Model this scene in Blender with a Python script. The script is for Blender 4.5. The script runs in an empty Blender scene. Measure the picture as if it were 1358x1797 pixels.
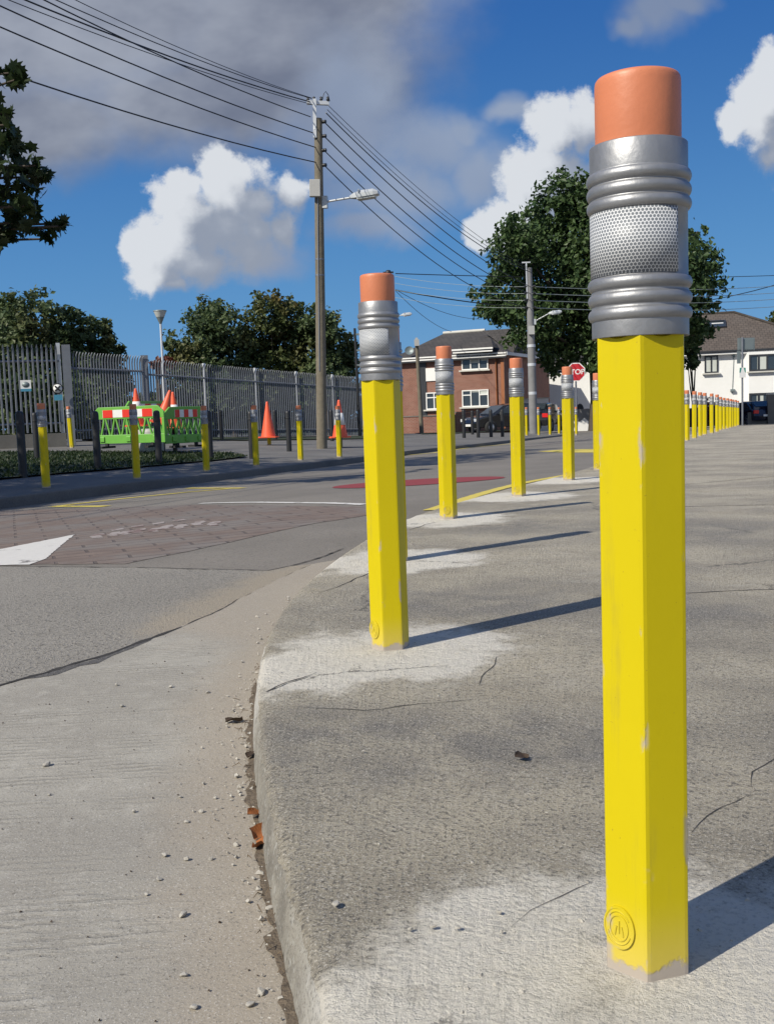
import bpy, bmesh, math, random
import numpy as np
from mathutils import Vector, Matrix, noise as mnoise
from mathutils.geometry import delaunay_2d_cdt
SC = bpy.context.scene
COL = SC.collection
R = math.radians
random.seed(4); rng = np.random.default_rng(7)

# ------------------------------------------------------------------ camera
EYE = 0.69; FPX = 1800.0; PITCH = R(5.4); ROLL = R(2.0)
_f = Vector((0, math.cos(PITCH), -math.sin(PITCH))); _u = Vector((0, math.sin(PITCH), math.cos(PITCH))); _r = Vector((1, 0, 0))
_R = math.cos(ROLL)*_r - math.sin(ROLL)*_u; _U = math.sin(ROLL)*_r + math.cos(ROLL)*_u
cd = bpy.data.cameras.new('camera'); cam = bpy.data.objects.new('camera', cd); COL.objects.link(cam)
cam.matrix_world = Matrix(((_R.x, _U.x, -_f.x, 0), (_R.y, _U.y, -_f.y, 0), (_R.z, _U.z, -_f.z, EYE), (0, 0, 0, 1)))
cd.sensor_width = 36; cd.lens = 36*FPX/1797; cd.clip_start = .05; cd.clip_end = 3000
SC.camera = cam

def ray(px, py): return _f + _R*((px-679)/FPX) - _U*((py-898.5)/FPX)
def at(px, py, Y):
    d = ray(px, py); p = d*(Y/d.y); return Vector((p.x, p.y, p.z+EYE))
def gp(px, py, zf):
    d = ray(px, py); z = zf if not callable(zf) else -.1
    for _ in range(8):
        t = (z-EYE)/d.z; x, y = d.x*t, d.y*t
        if callable(zf): z = zf(x, y)
    return Vector((x, y, z))

# ------------------------------------------------------------------ sun, sky, exposure
SUN_FROM = Vector((-.79, -.615, 0)).normalized(); SUN_EL = R(39.6)
sd = bpy.data.lights.new('sun', 'SUN'); sun = bpy.data.objects.new('sun', sd); COL.objects.link(sun)
sd.energy = 4.3; sd.angle = R(.53); sd.color = (1, .935, .80)
sun.rotation_euler = (-(SUN_FROM*math.cos(SUN_EL)) - Vector((0, 0, math.sin(SUN_EL)))).to_track_quat('-Z', 'Y').to_euler()
SC.view_settings.view_transform = 'Standard'; SC.view_settings.look = 'None'
SC.view_settings.exposure = 0.22; SC.view_settings.gamma = 1.0
SC.cycles.max_bounces = 6; SC.cycles.transparent_max_bounces = 6

class NT:
    def __init__(s, tree): s.t = tree
    def n(s, typ, **k):
        nd = s.t.nodes.new(typ)
        for a, v in k.items(): setattr(nd, a, v)
        return nd
    def put(s, sock, v):
        if v is None: return
        if hasattr(v, 'is_linked') or isinstance(v, bpy.types.NodeSocket): s.t.links.new(v, sock)
        else: sock.default_value = v
    def m(s, op, a, b=None, c=None, clamp=False):
        nd = s.n('ShaderNodeMath', operation=op); nd.use_clamp = clamp
        s.put(nd.inputs[0], a); s.put(nd.inputs[1], b); s.put(nd.inputs[2], c); return nd.outputs[0]
    def v(s, op, a, b=None, c=None):
        nd = s.n('ShaderNodeVectorMath', operation=op)
        s.put(nd.inputs[0], a); s.put(nd.inputs[1], b)
        if c is not None: s.put(nd.inputs['Scale'], c)
        return nd.outputs['Value'] if op in ('LENGTH', 'DOT_PRODUCT', 'DISTANCE') else nd.outputs[0]
    def noise(s, vec, scale, detail=4, rough=.55, col=False):
        nd = s.n('ShaderNodeTexNoise'); s.put(nd.inputs['Vector'], vec)
        nd.inputs['Scale'].default_value = scale; nd.inputs['Detail'].default_value = detail; nd.inputs['Roughness'].default_value = rough
        return nd.outputs['Color'] if col else nd.outputs[0]
    def ss(s, x, a, b, lo=0., hi=1.):
        nd = s.n('ShaderNodeMapRange', interpolation_type='SMOOTHSTEP')
        s.put(nd.inputs[0], x); nd.inputs[1].default_value = a; nd.inputs[2].default_value = b
        nd.inputs[3].default_value = lo; nd.inputs[4].default_value = hi; return nd.outputs[0]
    def mix(s, f, a, b, mode='MIX'):
        nd = s.n('ShaderNodeMix', data_type='RGBA', blend_type=mode)
        s.put(nd.inputs[0], f)
        s.put(nd.inputs[6], (*a, 1) if isinstance(a, tuple) else a); s.put(nd.inputs[7], (*b, 1) if isinstance(b, tuple) else b)
        return nd.outputs[2]
    def sep(s, v): nd = s.n('ShaderNodeSeparateXYZ'); s.put(nd.inputs[0], v); return nd.outputs
    def comb(s, x=0., y=0., z=0.):
        nd = s.n('ShaderNodeCombineXYZ'); s.put(nd.inputs[0], x); s.put(nd.inputs[1], y); s.put(nd.inputs[2], z); return nd.outputs[0]
    def mapv(s, v, sc=(1, 1, 1), rot=(0, 0, 0), loc=(0, 0, 0)):
        nd = s.n('ShaderNodeMapping'); s.put(nd.inputs[0], v); nd.inputs[1].default_value = loc; nd.inputs[2].default_value = rot; nd.inputs[3].default_value = sc; return nd.outputs[0]

# world: Nishita sky with procedural cumulus in sky directions (u = x/y, v = z/y)
W = bpy.data.worlds.new('World'); SC.world = W; W.use_nodes = True
wt = W.node_tree; wt.nodes.clear(); W.cycles.sampling_method = 'MANUAL'; W.cycles.sample_map_resolution = 512; w = NT(wt)
def pxb(px, py, rx, ry):
    d = ray(px, py); return (d.x/d.y, d.z/d.y, rx/FPX, ry/FPX)
CUMULUS = [(385,400,135,95),(965,330,85,120),(1345,200,60,95),(330,385,80,78),(275,440,62,75),(400,330,70,75),(388,292,48,40),(445,360,62,75),(350,455,100,58),(285,480,72,45),(455,405,55,60),(515,345,34,42),(500,400,42,45),(240,430,34,45),(318,320,36,32),(310,500,45,22),(425,440,85,62),
           (965,225,50,75),(1020,220,50,66),(930,320,58,75),(990,330,75,95),(885,390,55,55),(850,405,36,42),(1080,260,60,90),(940,420,80,50),
           (1335,190,56,80),(1290,215,38,40),(1352,130,42,58),(1348,265,26,50),(1410,200,90,130)]
SOFT = [(1150,15,75,55),(1110,45,40,30),(1200,0,60,35),(900,190,60,28),(1340,235,40,60),(760,260,130,75),(700,335,150,70),(845,300,80,65),(650,395,110,45),(810,230,60,40),(470,450,80,50),(610,190,110,140),(690,330,150,50)]
BANK = [(150,40,420,180),(480,70,280,190),(350,170,300,105),(40,215,240,95),(600,120,140,190),(300,-160,560,200),(620,-60,200,160)]
def fieldgroup(name, blobs, a1, a2):
    g = bpy.data.node_groups.new(name, 'ShaderNodeTree'); q = NT(g)
    g.interface.new_socket('Vector', in_out='INPUT', socket_type='NodeSocketVector')
    g.interface.new_socket('Value', in_out='OUTPUT', socket_type='NodeSocketFloat')
    gi = q.n('NodeGroupInput').outputs[0]; go = q.n('NodeGroupOutput')
    wv = q.v('ADD', gi, q.v('SCALE', q.v('SUBTRACT', q.noise(gi, 14, 3, .6, True), (.5, .5, .5)), c=a1))
    cur = None
    for b in blobs:
        u, v_, ru, rv = pxb(*b)
        d = q.v('LENGTH', q.v('MULTIPLY', q.v('SUBTRACT', wv, (u, v_, 0)), (1/ru, 1/rv, 0)))
        s_ = q.m('SUBTRACT', 1.0, d)
        cur = s_ if cur is None else q.m('SMOOTH_MAX', cur, s_, .12)
    n2 = q.noise(gi, 26, 8, .60)
    out = q.m('ADD', cur, q.m('MULTIPLY', q.m('SUBTRACT', n2, .5), a2))
    g.links.new(out, go.inputs[0]); return g
gc = fieldgroup('cumulus_field', CUMULUS, .04, .95); gs = fieldgroup('soft_cloud_field', SOFT, .05, .55); gb = fieldgroup('cloud_bank_field', BANK, .05, .35)
dirv = w.n('ShaderNodeTexCoord').outputs['Generated']
dx, dy, dz = w.sep(dirv)
fr = w.ss(dy, .05, .2)
yy = w.m('MAXIMUM', dy, .05)
uv = w.comb(w.m('DIVIDE', dx, yy), w.m('DIVIDE', dz, yy), 0.)
def grp(g, vec):
    nd = w.n('ShaderNodeGroup'); nd.node_tree = g; w.put(nd.inputs[0], vec); return nd.outputs[0]
F0 = grp(gc, uv); F1 = grp(gc, w.v('ADD', uv, (-.013, .016, 0)))
S0 = grp(gs, uv); B0 = grp(gb, uv)
F2 = grp(gc, w.v('ADD', uv, (-.040, .040, 0)))
relief = w.m('MULTIPLY', w.m('SUBTRACT', F0, F1), .45)
depth_ = w.ss(F2, -.62, .36, 1.0, .02)
big = w.noise(uv, 11, 5, .55)
lit = w.ss(w.m('ADD', w.m('ADD', relief, depth_), w.m('MULTIPLY', w.m('SUBTRACT', big, .5), .8)), -.05, 1.0)
ccol = w.mix(lit, (.25, .285, .355), (.61, .635, .67))
soft = w.m('SUBTRACT', .76, w.m('MULTIPLY', lit, .40))
wisp = w.m('MULTIPLY', w.m('SUBTRACT', w.noise(uv, 60, 7, .68), .5), .70)
cden = w.m('MULTIPLY', w.ss(w.m('DIVIDE', w.m('ADD', w.m('ADD', F0, wisp), .04), soft), 0., 1.), fr)
sden = w.m('MULTIPLY', w.ss(S0, -.22, .80), fr)
bden = w.m('MULTIPLY', w.ss(B0, -.38, .62), fr)
bcol = w.mix(w.ss(w.noise(w.mapv(uv, (1, 1.6, 1)), 4.5, 5, .55), .32, .70), (.140, .158, .212), (.32, .345, .40))
_, vv, _ = w.sep(uv)
scol = w.mix(w.ss(w.noise(uv, 4, 3, .5), .35, .68), (.185, .235, .345), (.29, .35, .46))
sky = w.n('ShaderNodeTexSky', sky_type='NISHITA'); sky.sun_disc = False
sky.sun_elevation = SUN_EL; sky.sun_rotation = R(232); sky.air_density = 1.0; sky.dust_density = .3; sky.ozone_density = 3.0
hs = w.n('ShaderNodeHueSaturation'); w.put(hs.inputs['Color'], sky.outputs[0]); hs.inputs['Saturation'].default_value = 1.25; hs.inputs['Value'].default_value = 1.0
SKYS = .085
elev = w.m('MULTIPLY', w.m('MAXIMUM', dz, 0.), 1.0)
grad = w.mix(w.ss(elev, .0, .42), (.085, .255, .51), (.020, .102, .345))
skyc = w.mix(.86, w.v('SCALE', hs.outputs[0], c=SKYS), grad)
bk = w.m('MULTIPLY', w.ss(w.noise(dirv, 2.6, 6), .40, .58), w.m('SUBTRACT', 1.0, fr))
c1 = w.mix(w.m('MULTIPLY', bk, .8), skyc, (.42, .45, .5))
c15 = w.mix(w.m('MULTIPLY', bden, .93), c1, bcol)
c2 = w.mix(w.m('MULTIPLY', sden, .92), c15, scol)
c3 = w.mix(w.m('MULTIPLY', cden, .97), c2, ccol)
bg = w.n('ShaderNodeBackground'); w.put(bg.inputs[0], w.v('SCALE', c3, c=1/.1)); bg.inputs[1].default_value = .1
wt.links.new(bg.outputs[0], w.n('ShaderNodeOutputWorld').inputs[0])

# ------------------------------------------------------------------ helpers
def tag(o, label=None, cat=None, group=None, kind=None):
    if label: o['label'] = label
    if cat: o['category'] = cat
    if group: o['group'] = group
    if kind: o['kind'] = kind
    return o
def empty(name, loc, rz=0, label=None, cat=None, group=None):
    o = bpy.data.objects.new(name, None); COL.objects.link(o); o.location = loc; o.rotation_euler = (0, 0, rz); o.empty_display_size = .1
    return tag(o, label, cat, group)
def copy_tree(o, parent=None):
    c = o.copy(); COL.objects.link(c)
    if parent: c.parent = parent
    for ch in list(o.children): copy_tree(ch, c)
    return c
class MB:
    def __init__(s): s.v = []; s.f = []; s.mi = []; s.sm = []
    def add(s, vs, fs, mi=0, sm=False):
        o = len(s.v); s.v += [tuple(p) for p in vs]; s.f += [tuple(i+o for i in f) for f in fs]; s.mi += [mi]*len(fs); s.sm += [sm]*len(fs)
    def box(s, c, d, rz=0, mi=0, rot=None):
        h = [x/2 for x in d]; M = rot if rot else Matrix.Rotation(rz, 3, 'Z')
        vs = [Vector(c)+M @ Vector((sx*h[0], sy*h[1], sz*h[2])) for sx in (-1, 1) for sy in (-1, 1) for sz in (-1, 1)]
        s.add(vs, [(0,1,3,2),(4,6,7,5),(0,4,5,1),(2,3,7,6),(0,2,6,4),(1,5,7,3)], mi)
    def tube(s, pts, r, n=8, mi=0, caps=True):
        pts = [Vector(p) for p in pts]; rs = r if isinstance(r, (list, tuple)) else [r]*len(pts); vs = []; k = len(pts)
        for i, p in enumerate(pts):
            t = (pts[min(i+1, k-1)]-pts[max(i-1, 0)]).normalized()
            a = t.orthogonal() if abs(t.z) > .9 else t.cross(Vector((0, 0, 1))); a.normalize()
            if abs(t.z) > .9: a = (Vector((1, 0, 0))-t*t.x).normalized()
            b = t.cross(a)
            vs += [p+(a*math.cos(j*2*math.pi/n)+b*math.sin(j*2*math.pi/n))*rs[i] for j in range(n)]
        fs = [(i*n+j, i*n+(j+1) % n, (i+1)*n+(j+1) % n, (i+1)*n+j) for i in range(k-1) for j in range(n)]
        s.add(vs, fs, mi, True)
        if caps: s.add(vs[:n], [tuple(range(n))[::-1]], mi); s.add(vs[-n:], [tuple(range(n))], mi)
    def lathe(s, prof, n=32, c=(0, 0, 0), mi=0, sm=True):
        vs = [(c[0]+r*math.cos(j*2*math.pi/n), c[1]+r*math.sin(j*2*math.pi/n), c[2]+z) for r, z in prof for j in range(n)]
        s.add(vs, [(i*n+j, i*n+(j+1) % n, (i+1)*n+(j+1) % n, (i+1)*n+j) for i in range(len(prof)-1) for j in range(n)], mi, sm)
    def prism(s, poly, o, ax, ay, az, depth, mi=0):
        """poly in (ax, ay) plane at o, extruded along az"""
        o, ax, ay, az = map(Vector, (o, ax, ay, az)); n = len(poly)
        a = [o+ax*x+ay*y for x, y in poly]; b = [p+az*depth for p in a]
        s.add(a+b, [tuple(range(n))[::-1], tuple(range(n, 2*n))]+[(i, (i+1) % n, n+(i+1) % n, n+i) for i in range(n)], mi)
    def build(s, name, mats, parent=None, loc=None, rz=0, bevel=0):
        me = bpy.data.meshes.new(name); me.from_pydata(s.v, [], s.f)
        mats = mats if isinstance(mats, (list, tuple)) else [mats]
        for m_ in mats: me.materials.append(m_)
        me.polygons.foreach_set('material_index', s.mi); me.polygons.foreach_set('use_smooth', s.sm)
        bm = bmesh.new(); bm.from_mesh(me); bmesh.ops.recalc_face_normals(bm, faces=bm.faces); bm.to_mesh(me); bm.free()
        me.update()
        o = bpy.data.objects.new(name, me); COL.objects.link(o)
        if parent: o.parent = parent
        if loc is not None: o.location = loc
        o.rotation_euler = (0, 0, rz)
        if bevel:
            b = o.modifiers.new('bevel', 'BEVEL'); b.width = bevel; b.segments = 2; b.limit_method = 'ANGLE'; b.angle_limit = R(40)
        return o
def text_mesh(txt, size, mat, parent, loc, rot, name='lettering', depth=.004):
    cu = bpy.data.curves.new('t', 'FONT'); cu.body = txt; cu.size = size; cu.align_x = 'CENTER'; cu.align_y = 'CENTER'; cu.extrude = depth; cu.offset = size*.018
    to = bpy.data.objects.new('t', cu); COL.objects.link(to)
    me = bpy.data.meshes.new_from_object(to.evaluated_get(bpy.context.evaluated_depsgraph_get()))
    bpy.data.objects.remove(to); me.materials.clear(); me.materials.append(mat)
    o = bpy.data.objects.new(name, me); COL.objects.link(o); o.parent = parent; o.location = loc; o.rotation_euler = rot; return o

# ------------------------------------------------------------------ materials
def newmat(name):
    m = bpy.data.materials.new(name); m.use_nodes = True; t = m.node_tree; t.nodes.clear()
    q = NT(t); p = q.n('ShaderNodeBsdfPrincipled'); t.links.new(p.outputs[0], q.n('ShaderNodeOutputMaterial').inputs[0]); return m, q, p
def simple(name, col, rough=.6, metal=0, var=.12, scale=8, bump=0, bscale=60, spec=None, coords='Object'):
    m, q, p = newmat(name); co = q.n('ShaderNodeTexCoord').outputs[coords]
    n = q.noise(co, scale, 5)
    q.put(p.inputs['Base Color'], q.mix(n, tuple(c*(1-var*1.6) for c in col), tuple(min(1, c*(1+var*1.6)) for c in col)))
    q.put(p.inputs['Roughness'], q.m('ADD', rough-.06, q.m('MULTIPLY', q.noise(co, scale*3, 3), .12)))
    p.inputs['Metallic'].default_value = metal
    if spec is not None: p.inputs['Specular IOR Level'].default_value = spec
    if bump:
        b = q.n('ShaderNodeBump'); b.inputs['Strength'].default_value = bump; b.inputs['Distance'].default_value = .01
        q.put(b.inputs['Height'], q.noise(co, bscale, 5)); q.put(p.inputs['Normal'], b.outputs[0])
    return m
def bumpto(q, p, h, strength, dist):
    b = q.n('ShaderNodeBump'); b.inputs['Strength'].default_value = strength; b.inputs['Distance'].default_value = dist
    q.put(b.inputs['Height'], h); q.put(p.inputs['Normal'], b.outputs[0])

M = {}
M['silver'] = simple('silver_paint', (.315, .32, .335), .48, .7, .16, 26, .07, 120)
M['eraser'] = simple('eraser_pink', (.58, .195, .095), .45, 0, .06, 14, .05, 120)
M['galv'] = simple('galvanised_steel', (.185, .20, .232), .5, .35, .12, 5, 0)
M['galv_bright'] = simple('galvanised_post', (.62, .64, .67), .45, .3, .08, 5, 0)
M['black_paint'] = simple('black_bollard_paint', (.018, .019, .022), .5, 0, .2, 6, .1, 80)
M['white_paint'] = simple('white_paint', (.78, .78, .77), .5, 0, .05, 3)
M['render_white'] = simple('white_render', (.80, .80, .79), .85, 0, .05, 1.2, .3, 40)
M['dark_frame'] = simple('dark_window_frame', (.03, .033, .04), .4, 0, .1, 5)
M['glass'] = simple('window_glass', (.035, .045, .055), .06, 0, .1, 2, spec=.8)
M['blind'] = simple('window_blind', (.52, .55, .52), .6, 0, .05, 3)
M['wood_pole'] = simple('weathered_pole_timber', (.16, .14, .105), .85, 0, .25, 7, .5, 30)
M['concrete_pole'] = simple('pale_concrete_pole', (.20, .20, .205), .8, 0, .25, 3, .3, 30)
M['wire'] = simple('cable_black', (.015, .016, .02), .5, 0, .1, 3)
M['wire_pale'] = simple('cable_pale', (.30, .34, .33), .5, 0, .1, 3)  # lighter copy of the cable colour, for wires that catch the sun
M['grey_box'] = simple('grey_enclosure', (.42, .42, .41), .5, 0, .05, 4)
M['lamp_grey'] = simple('lamp_housing', (.55, .57, .58), .35, .3, .06, 6)
M['lamp_lens'] = simple('lamp_lens', (.5, .52, .5), .2, 0, .05, 4)
M['barrier_green'] = simple('barrier_green_plastic', (.15, .41, .06), .4, 0, .1, 6)
M['refl_red'] = simple('reflective_red', (.72, .04, .02), .35, 0, .05, 8)
M['refl_white'] = simple('reflective_white', (.78, .78, .76), .35, 0, .05, 8)
M['cone_orange'] = simple('cone_orange_plastic', (.80, .115, .045), .45, 0, .08, 5)
M['rubber'] = simple('black_rubber', (.02, .02, .021), .8, 0, .15, 9)
M['car_black'] = simple('car_paint_black', (.012, .013, .016), .12, 0, .1, 3, spec=.8)
M['car_navy'] = simple('car_paint_navy', (.014, .016, .032), .12, 0, .1, 3, spec=.8)
M['chrome'] = simple('alloy_wheel', (.5, .5, .52), .3, .9, .05, 5)
M['lampglass'] = simple('headlamp_glass', (.75, .78, .8), .08, 0, .02, 3, spec=.9)
M['taillamp'] = simple('tail_lamp', (.62, .02, .02), .15, 0, .05, 4)
M['bark'] = simple('bark', (.075, .06, .045), .9, 0, .3, 6, .7, 18)
M['kerb_white'] = simple('pale_kerbstone', (.55, .54, .5), .8, 0, .1, 3)
M['stop_red'] = simple('stop_sign_red', (.50, .02, .03), .4, 0, .05, 4)
M['sign_back'] = simple('sign_back_grey', (.19, .23, .24), .5, .3, .08, 4)
M['sign_blue'] = simple('sign_blue', (.06, .25, .38), .5, 0, .05, 4)
M['sign_green'] = simple('sign_green', (.02, .25, .2), .5, 0, .05, 4)
M['fascia'] = M['white_paint']
M['copper'] = simple('brown_downpipe', (.32, .12, .05), .4, 0, .1, 5)
M['stone'] = simple('stone_chip', (.43, .405, .36), .9, 0, .15, 40, .4, 200)
M['orange_leaf'] = simple('dead_leaf_orange', (.26, .085, .02), .7, 0, .25, 60, .3, 200)
M['brown_leaf'] = simple('dead_leaf_brown', (.055, .035, .022), .8, 0, .3, 60, .3, 200)
M['litter'] = simple('dry_litter', (.13, .095, .06), .9, 0, .4, 60)
M['plinth'] = simple('plinth_concrete', (.14, .135, .125), .9, 0, .2, 3, .4, 30)

def mat_yellow():
    m, q, p = newmat('yellow_bollard_paint'); co = q.n('ShaderNodeTexCoord').outputs['Object']; x, y, z = q.sep(co)
    n1 = q.noise(co, 40, 6, .6); n2 = q.noise(co, 9, 4)
    base = q.mix(n2, (.535, .432, .002), (.585, .476, .003))
    base = q.mix(q.ss(q.noise(co, 190, 3), .72, .76), base, (.35, .24, .03))      # pin-head chips
    # worn paint low down and along the arrises
    low = q.ss(q.m('ADD', z, q.m('MULTIPLY', q.m('SUBTRACT', n1, .5), .050)), .021, .012)
    rad = q.m('SQRT', q.m('ADD', q.m('MULTIPLY', x, x), q.m('MULTIPLY', y, y)))
    edge = q.m('MULTIPLY', q.ss(rad, .0545, .0575), q.ss(q.noise(q.mapv(co, (1, 1, .35)), 24, 5), .60, .66))
    mid = q.m('MULTIPLY', q.m('MULTIPLY', q.ss(z, .26, .12), q.ss(rad, .0525, .056)), q.ss(n2, .58, .63))
    wear = q.m('MAXIMUM', q.m('MAXIMUM', low, edge), q.m('MULTIPLY', mid, .9))
    base = q.mix(q.m('MULTIPLY', q.ss(z, .11, .0), .45), base, (.62, .48, .16))   # dust film near the ground
    grime = q.m('MULTIPLY', q.ss(q.noise(q.mapv(co, (1, 1, .08)), 46, 5, .6), .52, .74), q.ss(q.noise(co, 7, 4), .42, .66))
    base = q.mix(q.m('MULTIPLY', grime, .42), base, (.27, .21, .05))
    scr = q.m('MULTIPLY', q.ss(q.noise(q.mapv(co, (1, 1, .22), (.2, .3, 0)), 75, 4, .6), .70, .74), q.ss(q.noise(co, 5, 3), .55, .62))
    base = q.mix(q.m('MULTIPLY', scr, .7), base, (.50, .42, .22))
    q.put(p.inputs['Base Color'], q.mix(wear, base, (.40, .35, .30)))
    q.put(p.inputs['Roughness'], q.mix(wear, (.42,)*3, (.85,)*3)); p.inputs['Specular IOR Level'].default_value = .25
    bumpto(q, p, q.m('SUBTRACT', q.m('MULTIPLY', q.noise(co, 120, 4), .25), q.m('MULTIPLY', wear, .8)), .30, .002)
    return m
M['yellow'] = mat_yellow()
def mat_honey():
    m, q, p = newmat('honeycomb_reflective_sheet'); uvn = q.n('ShaderNodeUVMap').outputs[0]
    S = (1, 1.7320508, 1); pitch = .0044
    g = q.v('SCALE', uvn, c=1/pitch)
    def cell(off):
        a = q.v('SUBTRACT', g, (off[0], off[1], 0)); nd = q.n('ShaderNodeVectorMath', operation='MODULO')
        nd = q.n('ShaderNodeVectorMath', operation='WRAP'); q.put(nd.inputs[0], a); nd.inputs[1].default_value = (.5, .8660254, 1); nd.inputs[2].default_value = (-.5, -.8660254, 0)
        return nd.outputs[0]
    def hexd(v):
        x, y, _ = q.sep(q.v('ABSOLUTE', v)); return q.m('MAXIMUM', x, q.m('ADD', q.m('MULTIPLY', x, .5), q.m('MULTIPLY', y, .8660254)))
    d = q.m('MINIMUM', hexd(cell((0, 0))), hexd(cell((.5, .8660254))))
    co = q.n('ShaderNodeTexCoord').outputs['Object']
    line = q.ss(d, .36, .42); u, v_, _ = q.sep(uvn)
    n = q.noise(co, 25, 4)
    cellc = q.mix(n, (.12, .135, .155), (.19, .205, .23))
    q.put(p.inputs['Base Color'], q.mix(line, cellc, (.66, .67, .69)))
    p.inputs['Roughness'].default_value = .5
    bumpto(q, p, line, .25, .001)
    return m
M['honey'] = mat_honey()
M['foil'] = simple('silver_foil', (.42, .42, .43), .3, .7, .06, 12, .1, 90)

DUST = [(.33, 1.20, .50), (.02, 2.98, .50), (-.22, 2.80, .36), (.03, 4.8, .55), (.38, 6.55, .6), (1.0, 8.2, .7), (1.75, 10., .75), (.02, 1.02, .26), (.15, 1.35, .2)]
def mat_pavement():
    m, q, p = newmat('pavement_concrete'); co = q.n('ShaderNodeTexCoord').outputs['Object']
    wv = q.v('ADD', co, q.v('SCALE', q.v('SUBTRACT', q.noise(co, 3, 4, .6, True), (.5, .5, .5)), c=.35))
    blot = q.noise(q.mapv(co, (1, 1.3, 1), (0, 0, .5)), 1.1, 7, .62); b2 = q.noise(co, 5.5, 6, .65)
    base = q.mix(q.ss(blot, .34, .66), (.265, .238, .192), (.455, .405, .312))
    base = q.mix(q.ss(b2, .5, .74, 0, .6), base, (.49, .45, .375))
    base = q.mix(q.ss(q.noise(co, 2.3, 5), .54, .72, 0, .55), base, (.32, .275, .20))
    du = None
    wx, wy, _ = q.sep(wv)
    for (x, y, r_) in DUST:
        d = q.v('DISTANCE', q.comb(wx, wy, 0.), (x, y, 0)); k = q.ss(d, r_, r_*.45)
        du = k if du is None else q.m('MAXIMUM', du, k)
    grit = q.noise(co, 26, 7, .72)
    dust = q.m('MULTIPLY', q.ss(q.m('ADD', du, q.m('ADD', q.m('MULTIPLY', q.m('SUBTRACT', grit, .5), .8), q.m('MULTIPLY', q.m('SUBTRACT', b2, .5), 1.9))), .22, .95), q.ss(du, .0, .25))
    base = q.mix(dust, base, (.72, .68, .60))
    st = None
    for (x, y, r_) in [(-.05, 2.15, .36), (.28, 2.1, .34), (.25, 3.65, .5), (.95, 3.4, .4), (.9, 2.0, .25), (1.6, 5.6, .8), (.75, 6.0, .5)]:
        d = q.v('DISTANCE', q.comb(wx, wy, 0.), (x, y, 0)); k = q.ss(d, r_*1.15, r_*.3); st = k if st is None else q.m('MAXIMUM', st, k)
    base = q.mix(q.m('MULTIPLY', q.m('MULTIPLY', st, q.m('SUBTRACT', 1., du)), q.ss(b2, .36, .62, .25, .85)), base, (.185, .172, .155))
    fine = q.noise(co, 105, 5, .78); f2 = q.noise(co, 230, 3, .8)
    base = q.mix(q.m('MULTIPLY', q.ss(fine, .515, .60, 0, .85), q.m('SUBTRACT', 1., q.m('MULTIPLY', dust, .72))), base, (.105, .096, .083))
    base = q.mix(q.ss(f2, .54, .64, 0, .75), base, (.68, .64, .57))
    vo = q.n('ShaderNodeTexVoronoi', feature='DISTANCE_TO_EDGE'); q.put(vo.inputs['Vector'], q.v('ADD', co, q.v('SCALE', q.v('SUBTRACT', q.noise(co, 9, 6, .7, True), (.5,)*3), c=.22))); vo.inputs['Scale'].default_value = .62
    crack = q.m('MULTIPLY', q.ss(vo.outputs[0], .005, .0015), q.ss(q.noise(co, 1.7, 2), .50, .58))
    base = q.mix(q.m('MULTIPLY', crack, .75), base, (.06, .055, .05))
    pit = q.ss(q.noise(co, 60, 3, .7), .66, .74)
    base = q.mix(q.m('MULTIPLY', pit, q.m('SUBTRACT', .55, q.m('MULTIPLY', dust, .35))), base, (.09, .085, .08))
    q.put(p.inputs['Base Color'], base); p.inputs['Roughness'].default_value = .9
    h = q.m('ADD', q.m('MULTIPLY', fine, .6), q.m('MULTIPLY', grit, .9))
    bumpto(q, p, h, .9, .02); return m
M['pavement'] = mat_pavement()
def mat_kerb():
    m, q, p = newmat('kerb_concrete'); co = q.n('ShaderNodeTexCoord').outputs['Object']
    n1 = q.noise(co, 9, 6, .65); n2 = q.noise(co, 55, 7, .75); f = q.noise(co, 170, 4, .8)
    base = q.mix(q.ss(n1, .35, .65), (.225, .208, .178), (.37, .345, .295))
    d2 = q.v('DISTANCE', co, (-.3, 2.85, 0)); d3 = q.v('DISTANCE', co, (.0, 1.15, 0)); d4 = q.v('DISTANCE', co, (-.25, 4.75, 0))
    du = q.m('MAXIMUM', q.ss(d2, .55, .25), q.m('MAXIMUM', q.ss(d3, .3, .1), q.ss(d4, .5, .2)))
    base = q.mix(q.m('MULTIPLY', du, q.ss(n2, .3, .6, .3, 1)), base, (.60, .58, .54))
    base = q.mix(q.ss(n2, .52, .66, 0, .75), base, (.50, .49, .46))
    base = q.mix(q.ss(f, .53, .63, 0, .75), base, (.10, .095, .085))
    q.put(p.inputs['Base Color'], base); p.inputs['Roughness'].default_value = .92
    bumpto(q, p, q.m('ADD', n2, q.m('MULTIPLY', f, .6)), .8, .012); return m
M['kerb'] = mat_kerb()
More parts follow.
